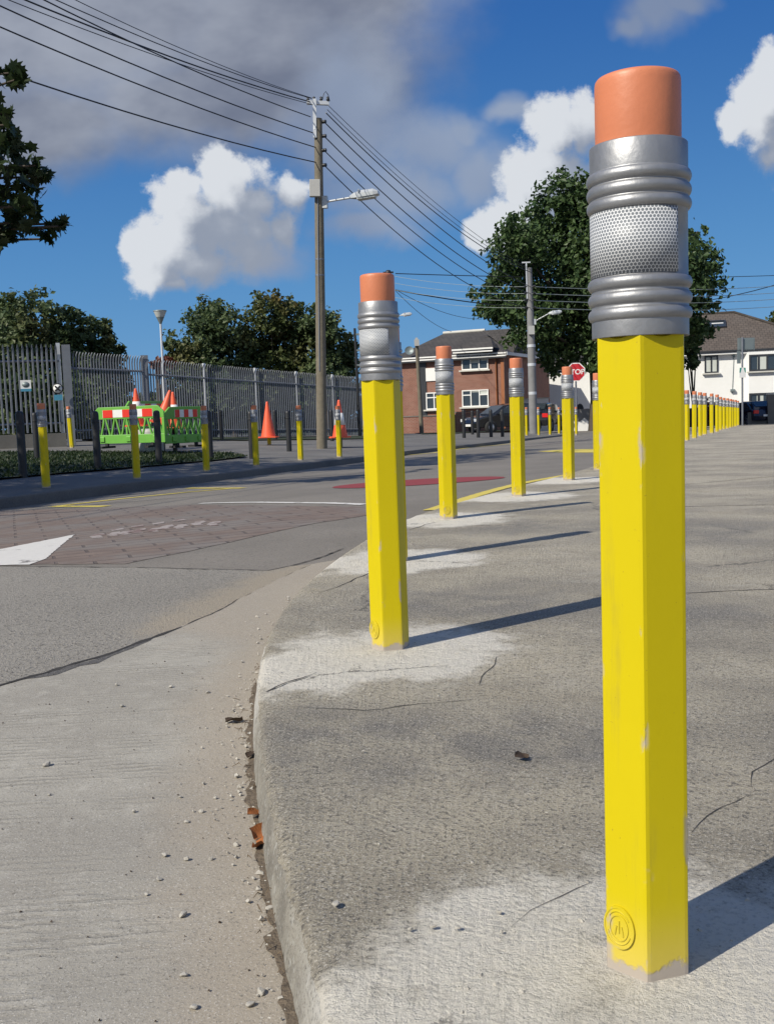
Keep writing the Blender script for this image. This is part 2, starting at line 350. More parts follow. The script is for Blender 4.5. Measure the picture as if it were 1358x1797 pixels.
def mat_apron():
    m, q, p = newmat('brushed_road_concrete'); co = q.n('ShaderNodeTexCoord').outputs['Object']
    at_ = q.n('ShaderNodeAttribute', attribute_name='dirt').outputs['Fac']
    n1 = q.noise(co, 1.6, 6, .6); n2 = q.noise(co, 14, 6, .7); f = q.noise(co, 190, 3, .8)
    base = q.mix(q.ss(n1, .35, .66), (.272, .252, .218), (.355, .333, .288))
    base = q.mix(q.ss(n2, .5, .75, 0, .4), base, (.49, .465, .41))
    cw = q.v('ADD', q.mapv(co, (1, 1, 1), (0, 0, R(-4))), q.v('SCALE', q.v('SUBTRACT', q.noise(co, 5, 4, .6, True), (.5,)*3), c=.03))
    wv = q.n('ShaderNodeTexWave', wave_type='BANDS', bands_direction='Y'); q.put(wv.inputs['Vector'], cw); wv.inputs['Scale'].default_value = 13; wv.inputs['Distortion'].default_value = 3.2; wv.inputs['Detail'].default_value = 4; wv.inputs['Detail Scale'].default_value = 2.2; wv.inputs['Detail Roughness'].default_value = .65
    dirt = q.ss(q.m('ADD', at_, q.m('MULTIPLY', q.m('SUBTRACT', q.noise(co, 4, 6, .65), .5), .7)), .3, .75)
    ribm = q.m('MULTIPLY', q.m('SUBTRACT', 1., dirt), q.m('MULTIPLY', q.ss(n1, .38, .58, .12, 1), q.ss(q.noise(q.mapv(co, (.6, 2.2, 1)), 7, 6, .7), .42, .60, .0, 1)))
    rib = q.m('MULTIPLY', q.ss(wv.outputs[1], .15, .55), ribm)
    base = q.mix(q.m('MULTIPLY', q.ss(q.m('MULTIPLY', wv.outputs[1], q.noise(co, 22, 4)), .34, .14), q.m('MULTIPLY', ribm, .50)), base, (.17, .155, .13))
    base = q.mix(q.m('MULTIPLY', dirt, .8), base, (.325, .280, .222))
    base = q.mix(q.ss(f, .55, .66, 0, .8), base, (.14, .13, .11)); base = q.mix(q.ss(q.noise(co, 48, 4, .75), .62, .72, 0, .7), base, (.12, .108, .09))
    base = q.mix(q.ss(q.noise(co, 260, 2, .8), .58, .69, 0, .65), base, (.58, .56, .52))
    q.put(p.inputs['Base Color'], base); p.inputs['Roughness'].default_value = .92
    bumpto(q, p, q.m('ADD', q.m('MULTIPLY', rib, .28), q.m('ADD', q.m('MULTIPLY', n2, .5), q.m('MULTIPLY', f, .25))), .5, .012); return m
M['apron'] = mat_apron()
def mat_asphalt(name, lo, hi, fs, bump, contrast=.6):
    m, q, p = newmat(name); co = q.n('ShaderNodeTexCoord').outputs['Object']
    n1 = q.noise(co, .7, 6, .6); f = q.noise(co, fs, 4, .75); f2 = q.noise(co, fs*2.7, 2, .7)
    base = q.mix(q.ss(n1, .3, .7), lo, hi)
    base = q.mix(q.ss(f, .50, .64, 0, contrast), base, tuple(c*.35 for c in lo))
    base = q.mix(q.ss(f2, .56, .70, 0, contrast), base, tuple(min(1, c*1.7) for c in hi))
    if name == 'coarse_asphalt':
        da = q.n('ShaderNodeAttribute', attribute_name='dirt').outputs['Fac']
        base = q.mix(q.m('MULTIPLY', q.ss(q.m('ADD', da, q.m('MULTIPLY', q.m('SUBTRACT', q.noise(co, 7, 6, .7), .5), .9)), .25, .85), .85), base, (.37, .315, .24))
    q.put(p.inputs['Base Color'], base); p.inputs['Roughness'].default_value = .88
    bumpto(q, p, q.m('ADD', f, q.m('MULTIPLY', f2, .4)), bump, .012); return m
M['asphalt'] = mat_asphalt('road_asphalt', (.165, .149, .128), (.215, .194, .168), 60, .4, .45)
M['coarse'] = mat_asphalt('coarse_asphalt', (.262, .243, .213), (.325, .30, .262), 75, 1.0, .85)
M['leftpave'] = mat_asphalt('footpath_concrete', (.115, .110, .104), (.165, .157, .148), 40, .4, .3)  # set darker than its sunlit tone to deepen the tree shade
M['patch'] = mat_asphalt('dark_repair', (.085, .08, .078), (.13, .123, .117), 60, .8, .7)
M['joint'] = simple('joint_crack', (.035, .032, .03), .95, 0, .3, 30)
def mat_brickroad():
    m, q, p = newmat('imprinted_brick_road'); co = q.n('ShaderNodeTexCoord').outputs['Object']
    bt = q.n('ShaderNodeTexBrick'); q.put(bt.inputs['Vector'], q.v('ADD', q.mapv(co, (1, 1, 1), (0, 0, R(-20))), q.v('SCALE', q.v('SUBTRACT', q.noise(co, 3, 3, .5, True), (.5,)*3), c=.03)))
    bt.inputs['Scale'].default_value = 1; bt.inputs['Brick Width'].default_value = .42; bt.inputs['Row Height'].default_value = .17; bt.inputs['Mortar Size'].default_value = .013; bt.inputs['Mortar Smooth'].default_value = .3
    wearn = q.noise(co, 1.3, 6, .65)
    mort = q.m('MULTIPLY', bt.outputs['Fac'], q.ss(q.noise(co, 3, 4), .34, .50))
    base = q.mix(q.ss(q.noise(co, 6, 5), .3, .7), (.150, .112, .094), (.19, .145, .120))
    base = q.mix(q.ss(wearn, .42, .62, 0, .85), base, (.185, .165, .15))
    base = q.mix(q.m('MULTIPLY', mort, .62), base, (.06, .048, .043))
    f = q.noise(co, 90, 3, .7); base = q.mix(q.ss(f, .58, .7, 0, .4), base, (.08, .06, .055))
    q.put(p.inputs['Base Color'], base); p.inputs['Roughness'].default_value = .9
    bumpto(q, p, q.m('SUBTRACT', q.m('MULTIPLY', f, .4), mort), .6, .01); return m
M['brickroad'] = mat_brickroad()
def mat_marking(name, col, wear=.5, under=(.17, .155, .145)):
    m, q, p = newmat(name); co = q.n('ShaderNodeTexCoord').outputs['Object']
    k = q.m('MAXIMUM', q.ss(q.noise(co, 5, 6, .7), .74-wear*.25, .80-wear*.25), q.ss(q.noise(co, 70, 4, .75), .80-wear*.25, .88-wear*.2))
    q.put(p.inputs['Base Color'], q.mix(k, q.mix(q.noise(co, 20, 5), tuple(c*.88 for c in col), tuple(min(1, c*1.08) for c in col)), under))
    p.inputs['Roughness'].default_value = .75; bumpto(q, p, q.noise(co, 90, 4), .4, .006); return m
M['mk_white'] = mat_marking('white_road_paint', (.62, .60, .565), .62)
M['mk_worn'] = mat_marking('worn_white_road_paint', (.34, .30, .28), 1.0, (.18, .125, .11))
M['mk_yellow'] = mat_marking('yellow_road_paint', (.62, .50, .10), .45)
M['mk_red'] = mat_marking('red_road_paint', (.25, .040, .040), .3)
def mat_brick(name, c1, c2, mortar, s=1.):
    m, q, p = newmat(name); u = q.n('ShaderNodeUVMap').outputs[0]; co = q.n('ShaderNodeTexCoord').outputs['Object']
    bt = q.n('ShaderNodeTexBrick'); q.put(bt.inputs['Vector'], u); bt.inputs['Scale'].default_value = 1
    bt.inputs['Brick Width'].default_value = .225*s; bt.inputs['Row Height'].default_value = .075*s; bt.inputs['Mortar Size'].default_value = .010
    bt.inputs['Color1'].default_value = (*c1, 1); bt.inputs['Color2'].default_value = (*c2, 1); bt.inputs['Mortar'].default_value = (*mortar, 1)
    q.put(p.inputs['Base Color'], q.mix(q.ss(q.noise(co, 1.2, 5), .4, .7, 0, .35), bt.outputs[0], tuple(c*.6 for c in c1)))
    p.inputs['Roughness'].default_value = .9; bumpto(q, p, bt.outputs['Fac'], -.3, .01); return m
M['brick'] = mat_brick('red_brick', (.205, .072, .050), (.265, .105, .075), (.28, .22, .18))
def mat_roof(name, c):
    m, q, p = newmat(name); u = q.n('ShaderNodeUVMap').outputs[0]; co = q.n('ShaderNodeTexCoord').outputs['Object']
    bt = q.n('ShaderNodeTexBrick'); q.put(bt.inputs['Vector'], u); bt.inputs['Scale'].default_value = 1
    bt.inputs['Brick Width'].default_value = .33; bt.inputs['Row Height'].default_value = .30; bt.inputs['Mortar Size'].default_value = .018
    bt.inputs['Color1'].default_value = (*c, 1); bt.inputs['Color2'].default_value = (*[k*1.35 for k in c], 1); bt.inputs['Mortar'].default_value = (*[k*.45 for k in c], 1)
    q.put(p.inputs['Base Color'], q.mix(q.ss(q.noise(co, .8, 6, .65), .45, .7, 0, .5), bt.outputs[0], (.095, .083, .075)))
    p.inputs['Roughness'].default_value = .85; bumpto(q, p, bt.outputs['Fac'], -.5, .03); return m
M['roof'] = mat_roof('dark_roof_tile', (.050, .045, .042)); M['roof_brown'] = mat_roof('brown_roof_tile', (.084, .068, .058))
def mat_leaf(name, c1, c2, c3=None):
    m, q, p = newmat(name); ri = q.n('ShaderNodeNewGeometry').outputs['Random Per Island']
    co = q.n('ShaderNodeTexCoord').outputs['Object']
    col = q.mix(ri, c1, c2)
    if c3: col = q.mix(q.ss(q.noise(co, .55, 3), .50, .66), col, c3)
    q.put(p.inputs['Base Color'], col); p.inputs['Roughness'].default_value = .5
    p.inputs['Specular IOR Level'].default_value = .35
    t = m.node_tree; tr = q.n('ShaderNodeBsdfTranslucent'); q.put(tr.inputs[0], col)
    mx = q.n('ShaderNodeMixShader'); mx.inputs[0].default_value = .32
    t.links.new(p.outputs[0], mx.inputs[1]); t.links.new(tr.outputs[0], mx.inputs[2])
    out = [n for n in t.nodes if n.type == 'OUTPUT_MATERIAL'][0]; t.links.new(mx.outputs[0], out.inputs[0]); return m
M['leaf_syc'] = mat_leaf('sycamore_leaf', (.022, .050, .016), (.095, .150, .052))
M['leaf_bush'] = mat_leaf('hedge_tree_leaf', (.038, .066, .026), (.125, .170, .070), (.125, .125, .045))
M['leaf_olive'] = mat_leaf('olive_tree_leaf', (.055, .078, .026), (.105, .130, .042), (.150, .115, .034))
M['leaf_red'] = mat_leaf('russet_leaf', (.10, .03, .018), (.16, .05, .03))
M['leaf_near'] = mat_leaf('maple_leaf', (.018, .034, .012), (.035, .055, .018))
M['grass'] = mat_leaf('grass_blade', (.018, .034, .010), (.03, .052, .014))
M['turf'] = simple('turf_soil', (.024, .034, .013), .95, 0, .35, 3, .8, 60)

# ------------------------------------------------------------------ terrain surfaces (thin RBF fits through measured heights)
def rbf(pts):
    P = np.array(pts, float); n = len(P)
    A = np.zeros((n+3, n+3)); d = np.sqrt((P[:, None, 0]-P[None, :, 0])**2+(P[:, None, 1]-P[None, :, 1])**2+1.2)
    A[:n, :n] = -d+np.eye(n)*.03; A[:n, n] = 1; A[:n, n+1:] = P[:, :2]; A[n, :n] = 1; A[n+1:, :n] = P[:, :2].T
    b = np.zeros(n+3); b[:n] = P[:, 2]; wgt = np.linalg.solve(A, b)
    def f(x, y): return float(-np.sqrt((P[:, 0]-x)**2+(P[:, 1]-y)**2+1.2) @ wgt[:n] + wgt[n] + wgt[n+1]*x + wgt[n+2]*y)
    return f
ZW = rbf([(.3,1.2,-.024),(-.1,1.2,-.022),(.9,1.1,-.020),(-.3,2.4,-.008),(0,3,-.004),(.05,4.8,.002),(.4,6.6,.012),(1.06,8.2,.004),(1.8,10,-.005),(2.4,11.7,-.02),(6.6,22.5,-.10),(9,28.5,-.13),(11.9,36,-.22),(15.8,46,-.33),(3,1,0),(6,9,.0),(10,5,.05),(20,30,-.15),(30,72,-1.),(40,40,-.4),(60,0,.2),(0,-6,0),(60,70,-1.2),(18,55,-.5)])
ZR = rbf([(-.12,1.27,-.122),(-.3,2.3,-.110),(-.42,3.2,-.085),(-.15,5.5,-.06),(.3,7.2,-.04),(1.5,10.2,-.045),(6.1,22.6,-.15),(11,34,-.26),(15.5,46,-.40),(-4.3,12.6,-.25),(-2.7,17,-.28),(-.7,22,-.31),(3,32,-.37),(8,46,-.46),(20,72,-.95),(0,72,-.65),(-3,4,-.12),(-4,8,-.19),(-2,1,-.12),(-10,2,-.22),(-12,8,-.28),(1,-6,-.12),(-20,-10,-.2),(.4,13,-.17),(30,90,-1.3),(-40,20,-.2)])
ZL = rbf([(-4.4,13.4,-.104),(-3,17.3,-.15),(-1,22.1,-.177),(-5.4,15.5,-.06),(-4.1,18.9,-.08),(-2.3,25,-.12),(-6,24,-.02),(-1.7,26.8,-.12),(-7,28,.10),(-13,28,.16),(-9,32,.15),(-5,37,.03),(-1,43,-.15),(2,30,-.24),(4.5,35,-.28),(5.5,41,-.30),(6.2,44,-.32),(0,60,-.42),(4,66,-.5),(9,66,-.55),(-8,8,-.1),(-12,15,.0),(-30,30,.2),(-30,60,.0),(0,90,-.6),(-5,50,-.1)])

def inside(poly, x, y):
    c = False; n = len(poly)
    for i in range(n):
        x1, y1 = poly[i]; x2, y2 = poly[i-1]
        if (y1 > y) != (y2 > y) and x < (x2-x1)*(y-y1)/(y2-y1)+x1: c = not c
    return c
def seg_d(poly, x, y, closed=False):
    best = 1e9; n = len(poly)
    for i in range(n if closed else n-1):
        ax, ay = poly[i]; bx, by = poly[(i+1) % n]; dx_, dy_ = bx-ax, by-ay
        t = max(0, min(1, ((x-ax)*dx_+(y-ay)*dy_)/max(1e-9, dx_*dx_+dy_*dy_))); best = min(best, math.hypot(x-ax-t*dx_, y-ay-t*dy_))
    return best
def patch(name, poly, zf, mat, dz=0., near=.12, far=1.5, kind='structure', rough_edge=0., dirt=None, label=None, cat=None):
    poly = [(float(p[0]), float(p[1])) for p in poly]
    # subdivide the outline
    out = []
    for i, a in enumerate(poly):
        b = poly[(i+1) % len(poly)]; L = math.hypot(b[0]-a[0], b[1]-a[1]); step = max(near, min(far, math.hypot((a[0]+b[0])/2, (a[1]+b[1])/2)*.12))
        if rough_edge: step = rough_edge*2
        k = max(1, min(400, int(L/step)))
        for j in range(k):
            x, y = a[0]+(b[0]-a[0])*j/k, a[1]+(b[1]-a[1])*j/k
            if rough_edge:
                nn = mnoise.noise_vector(Vector((x*2/rough_edge*.25, y*2/rough_edge*.25, 3.1))); x += nn.x*rough_edge*.6; y += nn.y*rough_edge*.6
            out.append((x, y))
    xs = [p[0] for p in out]; ys = [p[1] for p in out]; pts = list(out)
    for ring0, ring1, st in ((0, 5, near), (5, 14, near*3), (14, 40, far*.7), (40, 400, far*3)):
        x0, x1, y0, y1 = max(min(xs), -ring1), min(max(xs), ring1), max(min(ys), -ring1), min(max(ys), ring1)
        if x0 > x1 or y0 > y1: continue
        for i in range(int((x1-x0)/st)+1):
            for j in range(int((y1-y0)/st)+1):
                x, y = x0+i*st+.013, y0+j*st+.017; r_ = max(abs(x), abs(y))
                if ring0 <= r_ < ring1 and inside(out, x, y) and seg_d(out, x, y, True) > st*.35: pts.append((x, y))
    n = len(out)
    vs, es, fs, *_ = delaunay_2d_cdt([Vector(p) for p in pts], [(i, (i+1) % n) for i in range(n)], [], 1, 1e-5)
    me = bpy.data.meshes.new(name); me.from_pydata([(v.x, v.y, zf(v.x, v.y)+dz) for v in vs], [], [tuple(f) for f in fs]); me.materials.append(mat)
    bm = bmesh.new(); bm.from_mesh(me)
    for f in bm.faces:
        if f.normal.z < 0: f.normal_flip()
        f.smooth = True
    bm.to_mesh(me); bm.free()
    if dirt:
        a = me.attributes.new('dirt', 'FLOAT', 'POINT')
        for i, v in enumerate(me.vertices): a.data[i].value = dirt(v.co.x, v.co.y)
    o = bpy.data.objects.new(name, me); COL.objects.link(o); return tag(o, label, cat, kind=kind)
def gpoly(px, zf): return [tuple(gp(x, y, zf)[:2]) for x, y in px]
def strip(pts, wd):
    pts = [Vector(p[:2]) for p in pts]; L = []; Rr = []
    for i, p in enumerate(pts):
        t = (pts[min(i+1, len(pts)-1)]-pts[max(i-1, 0)]).normalized(); n = Vector((-t.y, t.x))*wd/2
        L.append(p+n); Rr.append(p-n)
    return [tuple(p) for p in L+Rr[::-1]]
def smooth_line(pts, it=3):
    for _ in range(it):
        o = [pts[0]]
        for a, b in zip(pts[:-1], pts[1:]):
            o += [(a[0]*.75+b[0]*.25, a[1]*.75+b[1]*.25), (a[0]*.25+b[0]*.75, a[1]*.25+b[1]*.75)]
        pts = o+[pts[-1]]
    return pts
# ------------------------------------------------------------------ ground, roads, pavements
KERB = smooth_line([(.42,-3.),(.30,-1),(.13,.2),(-.125,1.27),(-.245,1.85),(-.36,2.6),(-.41,3.3),(-.39,4.0),(-.30,4.75),(-.15,5.6),(.06,6.5),(.34,7.35),(.73,8.32),(1.33,9.70),(2.08,11.35),(6.25,22.62),(11.4,36.2),(15.2,46.3)], 3)
LKERB = smooth_line([(-12,-8),(-7.6,4.4),(-4.45,12.0),(-3.95,13.43),(-3.1,15.6),(-2.4,17.5),(-1.2,20.4),(-.5,22.2),(1.2,27),(4.6,35),(6.4,39.2),(7.6,42.3),(7.9,45),(6.5,48.5),(2,54),(-14,72)], 2)
def zg(x, y):
    t = max(ZR(x, y), -2.5) if math.hypot(x, y) < 75 else -.8
    return t-.22
ring = [(400*math.cos(a*math.pi/16), 400*math.sin(a*math.pi/16)) for a in range(32)]
def zfar(x, y):
    d = math.hypot(x, y); k = max(0, min(1, (d-60)/60)); xx, yy = (x, y) if d < 70 else (x*70/d, y*70/d)
    return (ZR(xx, yy)-.22)*(1-k)-1.3*k
patch('ground', ring, zfar, M['turf'], 0, .8, 6)
road = patch('road', [(-30,-12)]+[(-30,3)]+[(p[0]-.05, p[1]) for p in LKERB[1:-1]]+[(-14,74),(34,82),(60,60),(60,48),(15.6,46.6)]+[(p[0]+.04, p[1]-.02) for p in KERB[::-1]]+[(.5,-12)], ZR, M['asphalt'], 0, .12, 1.4)
AP = gpoly([(0,1205),(60,1188),(190,1150),(265,1121),(320,1100),(372,1078),(420,1052),(500,1012),(548,990)], ZR)
kfoot = [p for p in KERB if p[1] < 5.45]
apron_poly = [(-9,-4),(-9,1.2),(-2.6,2.62)]+AP+[(p[0]+.02, p[1]) for p in kfoot[::-1]]+[(.45,-4)]
def dirtf(x, y):
    d = seg_d(KERB, x, y); v_ = max(0, 1-d/.42)*.9
    if y > 3: v_ = max(v_, min(1, (y-3)/.9)*max(0, 1.25-d/.6))
    return v_
patch('concrete_road', apron_poly, ZR, M['apron'], .0022, .05, 1, rough_edge=.02, dirt=dirtf)
J1 = gpoly([(0,995),(120,996),(250,997),(370,1000),(470,1002),(512,994)], ZR)
coarse_poly = [(-9,1.9),(-9,6.6),(-3.3,6.0)]+J1+gpoly([(548,990),(500,1012),(420,1052),(372,1078),(320,1100),(265,1121),(190,1150),(60,1188),(0,1205)], ZR)+[(-2.6,2.66)]
DL = gpoly([(340,1094),(372,1078),(420,1052),(500,1012),(548,990)], ZR)
patch('coarse_road_surface', coarse_poly, ZR, M['coarse'], .002, .07, 1, rough_edge=.03, dirt=lambda x, y: max(0, 1-seg_d(DL, x, y)/.42))
br = gpoly([(-300,905),(92,894),(350,886),(640,890),(655,903),(560,918),(470,937),(330,968),(215,990),(-300,997)], ZR)
patch('brick_road_surface', br, ZR, M['brickroad'], .0022, .15, 1.2, rough_edge=.09)
# joints and cracks (narrow dark strips a few millimetres proud of the slab)
def ZK(x, y):
    z = ZW(x, y); h = z-ZR(x, y); return z-h*(1-float(np.interp(seg_d(KERB, x, y), [0, .004, .010, .018, .03, .05, .125], [.68, .75, .85, .915, .965, .99, 1])))
def crackstrip(name, px, zf, wd, dz, mat='joint', jit=.012):
    pts = gpoly(px, zf); out = []
    for a, b in zip(pts[:-1], pts[1:]):
        k = max(2, int(math.hypot(b[0]-a[0], b[1]-a[1])/.04))
        for j in range(k):
            x, y = a[0]+(b[0]-a[0])*j/k, a[1]+(b[1]-a[1])*j/k; nv = mnoise.noise_vector(Vector((x*9, y*9, 1.7))); out.append((x+nv.x*jit, y+nv.y*jit))
    out.append(pts[-1]); L = []; Q = []
    for i, p in enumerate(out):
        t = Vector((out[min(i+1, len(out)-1)][0]-out[max(i-1, 0)][0], out[min(i+1, len(out)-1)][1]-out[max(i-1, 0)][1])).normalized()
        h = wd/2*(.35+1.3*abs(mnoise.noise(Vector((p[0]*14, p[1]*14, 5)))))*min(1, .25+i/4, .25+(len(out)-1-i)/4)
        for S, sg in ((L, 1), (Q, -1)): S.append((p[0]-t.y*h*sg, p[1]+t.x*h*sg, zf(p[0], p[1])+dz))
    n = len(out); mb = MB(); mb.add(L+Q, [(i, i+1, n+i+1, n+i) for i in range(n-1)])
    return tag(mb.build(name, M[mat]), kind='structure')
crackstrip('road_joint', [(-60,1225),(0,1205),(60,1188),(190,1150),(265,1121),(320,1101)], ZR, .026, .0040)
crackstrip('road_joint', [(320,1101),(372,1079),(415,1055)], ZR, .008, .0040)
patch('tar_repair', gpoly([(48,1193),(120,1171),(190,1151),(262,1123),(264,1126),(236,1139),(200,1152),(172,1165),(140,1171),(108,1184),(76,1190)], ZR), ZR, M['patch'], .0034, .05, 1, rough_edge=.03)
crackstrip('road_joint', [(-200,994),(0,995),(120,996),(250,997),(370,1000),(470,1002),(512,994),(560,980),(606,962)], ZR, .018, .0040)
crackstrip('pavement_joint', [(1040,1046),(1205,1041),(1290,1037),(1358,1035),(1500,1028)], ZW, .012, .0012)
crackstrip('pavement_joint', [(1040,893),(1205,889),(1358,886),(1500,880)], ZW, .02, .0012)
crackstrip('pavement_joint', [(1180,852),(1260,845),(1358,836),(1480,826)], ZW, .02, .0012)
crackstrip('pavement_crack', [(458,1226),(470,1214),(500,1200),(530,1191),(556,1182)], ZK, .013, .003, jit=.02)
crackstrip('pavement_crack', [(1214,1458),(1240,1434),(1262,1420),(1308,1398)], ZW, .0045, .0012, jit=.012)
crackstrip('pavement_crack', [(1318,1378),(1322,1356),(1345,1345),(1368,1325)], ZW, .004, .0012, jit=.012)
crackstrip('pavement_crack', [(560,1040),(590,1030),(620,1018),(650,1005),(700,986)], ZW, .010, .0012, jit=.02)
crackstrip('pavement_crack', [(890,1625),(930,1598),(985,1572),(1040,1548)], ZW, .003, .0012, jit=.012)
crackstrip('pavement_crack', [(520,1240),(640,1248),(700,1238),(830,1228)], ZW, .005, .0012, jit=.02)
crackstrip('pavement_crack', [(720,930),(745,921),(770,916)], ZW, .012, .0012, jit=.02)
crackstrip('pavement_crack', [(835,1205),(850,1180),(870,1160),(885,1148)], ZW, .005, .0012, jit=.02)

def silt():
    mb = MB(); line = [p for p in KERB if .75 < p[1] < 3.0]; pts = []
    for a, b in zip(line[:-1], line[1:]):
        k = max(1, int(math.hypot(b[0]-a[0], b[1]-a[1])/.012)); pts += [(a[0]+(b[0]-a[0])*j/k, a[1]+(b[1]-a[1])*j/k) for j in range(k)]
    L = []; Q = []
    for x, y in pts:
        w0 = .016+.030*max(0, mnoise.noise(Vector((x*5, y*9, 2))))+.012*mnoise.noise(Vector((x*40, y*40, 7))); w0 = max(.006, w0)
        L.append((x-.006, y, ZR(x, y)+.009)); Q.append((x-.008-w0, y, ZR(x-w0, y)+.0048))
    n = len(pts); mb.add(L+Q, [(i, i+1, n+i+1, n+i) for i in range(n-1)]); return tag(mb.build('gutter_silt', M['silt']), kind='structure')
M['silt'] = simple('dark_gutter_silt', (.135, .105, .075), .95, 0, .45, 45, .9, 150)
silt()
# right pavement and its kerb
KT = []     # top inner line
for i, p in enumerate(KERB):
    t = (Vector(KERB[min(i+1, len(KERB)-1)])-Vector(KERB[max(i-1, 0)])).normalized(); KT.append((p[0]+t.y*.125, p[1]-t.x*.125))
patch('pavement', KT+[(30,50),(60,46),(60,-3.0)], ZW, M['pavement'], 0, .06, 1.5)
def kerb_mesh(line, side, zt, zb, mat, n_in, seg, rough, width, name, topdrop=0.):
    pts = []
    for a, b in zip(line[:-1], line[1:]):
        L = math.hypot(b[0]-a[0], b[1]-a[1]); d = math.hypot(a[0], a[1]); k = max(1, int(L/(seg if d < 6 else seg*5)))
        pts += [(a[0]+(b[0]-a[0])*j/k, a[1]+(b[1]-a[1])*j/k) for j in range(k)]
    pts.append(line[-1]); prof = [(-.016, -.03), (-.010, .25), (-.005, .5), (-.001, .74), (.004, .87), (.010, .94), (.020, .98), (.042, .996), (width, 1.0)]
    vs = []; n = len(prof)
    for i, p in enumerate(pts):
        t = (Vector(pts[min(i+3, len(pts)-1)])-Vector(pts[max(i-3, 0)])).normalized(); nx, ny = t.y*side, -t.x*side
        z1, z0 = zt(p[0]+nx*width, p[1]+ny*width), zb(p[0], p[1]); h = max(z1-z0, .01)
        for j, (o, k) in enumerate(prof):
            x, y, z = p[0]+nx*o, p[1]+ny*o, z0+h*k
            if j == 0: z = z0-.02
            if 0 < j < n-1 and rough:
                nv = mnoise.noise(Vector((x*14, y*14, z*14)))*.5+mnoise.noise(Vector((x*45, y*45, z*45)))*.5
                a = rough*(1.0 if 2 < j < 7 else .45)*min(1, h/.06); x += nx*nv*a; y += ny*nv*a; z += (nv-.25)*a*.8
            vs.append((x, y, z))
    mb = MB(); mb.add(vs, [(i*n+j, i*n+j+1, (i+1)*n+j+1, (i+1)*n+j) for i in range(len(pts)-1) for j in range(n-1)], 0, True)
    mb.mi = [1 if (k % (n-1)) >= 4 else 0 for k in range(len(mb.f))]
    return tag(mb.build(name, mat), kind='structure')
kerb_mesh(KERB, 1, ZW, ZR, [M['kerb'], M['pavement']], 1, .012, .010, .125, 'kerb')
M['kerb_left'] = mat_asphalt('left_kerb_concrete', (.10, .097, .092), (.15, .145, .135), 45, .5, .4)  # base colour darkened with the left pavement to deepen the shade
LK2 = [p for p in LKERB]
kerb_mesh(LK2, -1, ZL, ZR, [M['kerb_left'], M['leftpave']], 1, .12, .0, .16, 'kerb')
LKT = []
for i, p in enumerate(LKERB):
    t = (Vector(LKERB[min(i+1, len(LKERB)-1)])-Vector(LKERB[max(i-1, 0)])).normalized(); LKT.append((p[0]-t.y*.16, p[1]+t.x*.16))
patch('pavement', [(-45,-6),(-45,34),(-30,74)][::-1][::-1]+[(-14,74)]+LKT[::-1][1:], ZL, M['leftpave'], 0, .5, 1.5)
verge = patch('verge', [(-16,3),(-8.6,8.2),(-5.75,14.6),(-4.95,16.6),(-4.15,18.3),(-3.35,20.3),(-2.95,22.2),(-3.6,24.0),(-5.2,24.6),(-8,25.2),(-14,25.6),(-22,20)], ZL, M['turf'], .03, .5, 1)
patch('verge', gpoly([(-60,772),(120,771),(265,772),(420,774),(640,771),(640,765.5),(430,769),(265,768),(-60,762)], ZL), ZL, M['turf'], .03, .5, 1)
patch('verge', gpoly([(722,758),(740,762.5),(800,761),(880,757),(905,754.5),(905,752),(850,753),(760,755)], ZL), ZL, M['turf'], .03, .5, 1)
patch('kerb_line', [(10.5,39.7),(14.6,45.2),(30,47),(30,46.6),(14.9,44.8),(10.7,39.4)], ZW, M['kerb_white'], .03, .4, 1)

# painted markings
def mark(name, poly, mat, dz=.0050, re=.02): return patch(name, poly, ZR, M[mat], dz, .1, 1, rough_edge=re)
mark('white_triangle', gpoly([(132,939),(100,965),(82,981),(52,992),(0,993),(-125,994),(-115,985),(-60,976),(0,965)], ZR), 'mk_white')
for px in ([(352,884),(400,882.6),(450,882),(521,883)], [(526,883),(580,883.5),(640,886)]):
    mark('centre_line', strip(gpoly(px, ZR), .10), 'mk_white')
for px, wd in (([(187,889),(95,889)], .16), ([(96,889),(210,876),(330,864),(402,858)], .11), ([(330,857),(427,857)], .16)):
    mark('yellow_line', strip(gpoly(px, ZR), wd), 'mk_yellow', .0050+.001*random.random())
YL = [(p[0]+0, p[1]) for p in smooth_line([(.33,7.72),(.52,8.22),(.80,9.0),(1.28,10.2),(1.96,11.8),(2.64,13.3),(5.95,22.9)], 2)]
mark('yellow_line', strip(YL, .13), 'mk_yellow')
mark('yellow_line', gpoly([(944,792.5),(985,789.5),(1050,788),(1075,788),(1075,793.5),(1045,794.5),(990,794.5)], ZR), 'mk_yellow', .0050)
mark('yellow_line', strip(gpoly([(640,806),(760,795),(830,785),(905,778)], ZR), .12), 'mk_yellow', .0050)
mark('white_line', strip(gpoly([(895,786),(945,781),(990,776),(1060,769)], ZR), .14), 'mk_worn', .0050)
c0 = gp(734, 847, ZR)
mark('red_circle', [(c0.x+1.07*math.cos(a*math.pi/40), c0.y+.98*math.sin(a*math.pi/40)) for a in range(80)], 'mk_red', .0050, re=0)
# worn remains of road lettering on the brick surface
random.seed(11)
for i in range(9):
    px = 172+i*25+random.uniform(-5, 5); py = 941-i*2.9+random.uniform(-2, 2)
    mark('worn_lettering', gpoly([(px-14, py+2), (px-4, py-3), (px+10, py-4.5), (px+14, py-2), (px+3, py+.5), (px+9, py+3), (px-6, py+4)], ZR), 'mk_worn', .0046, re=.03)
for i in range(4):
    px = 205+i*36; py = 929-i*5.5
    mark('worn_lettering', gpoly([(px-12, py+1.5), (px+12, py-2), (px+14, py+.5), (px-8, py+3.5)], ZR), 'mk_worn', .0046, re=.03)

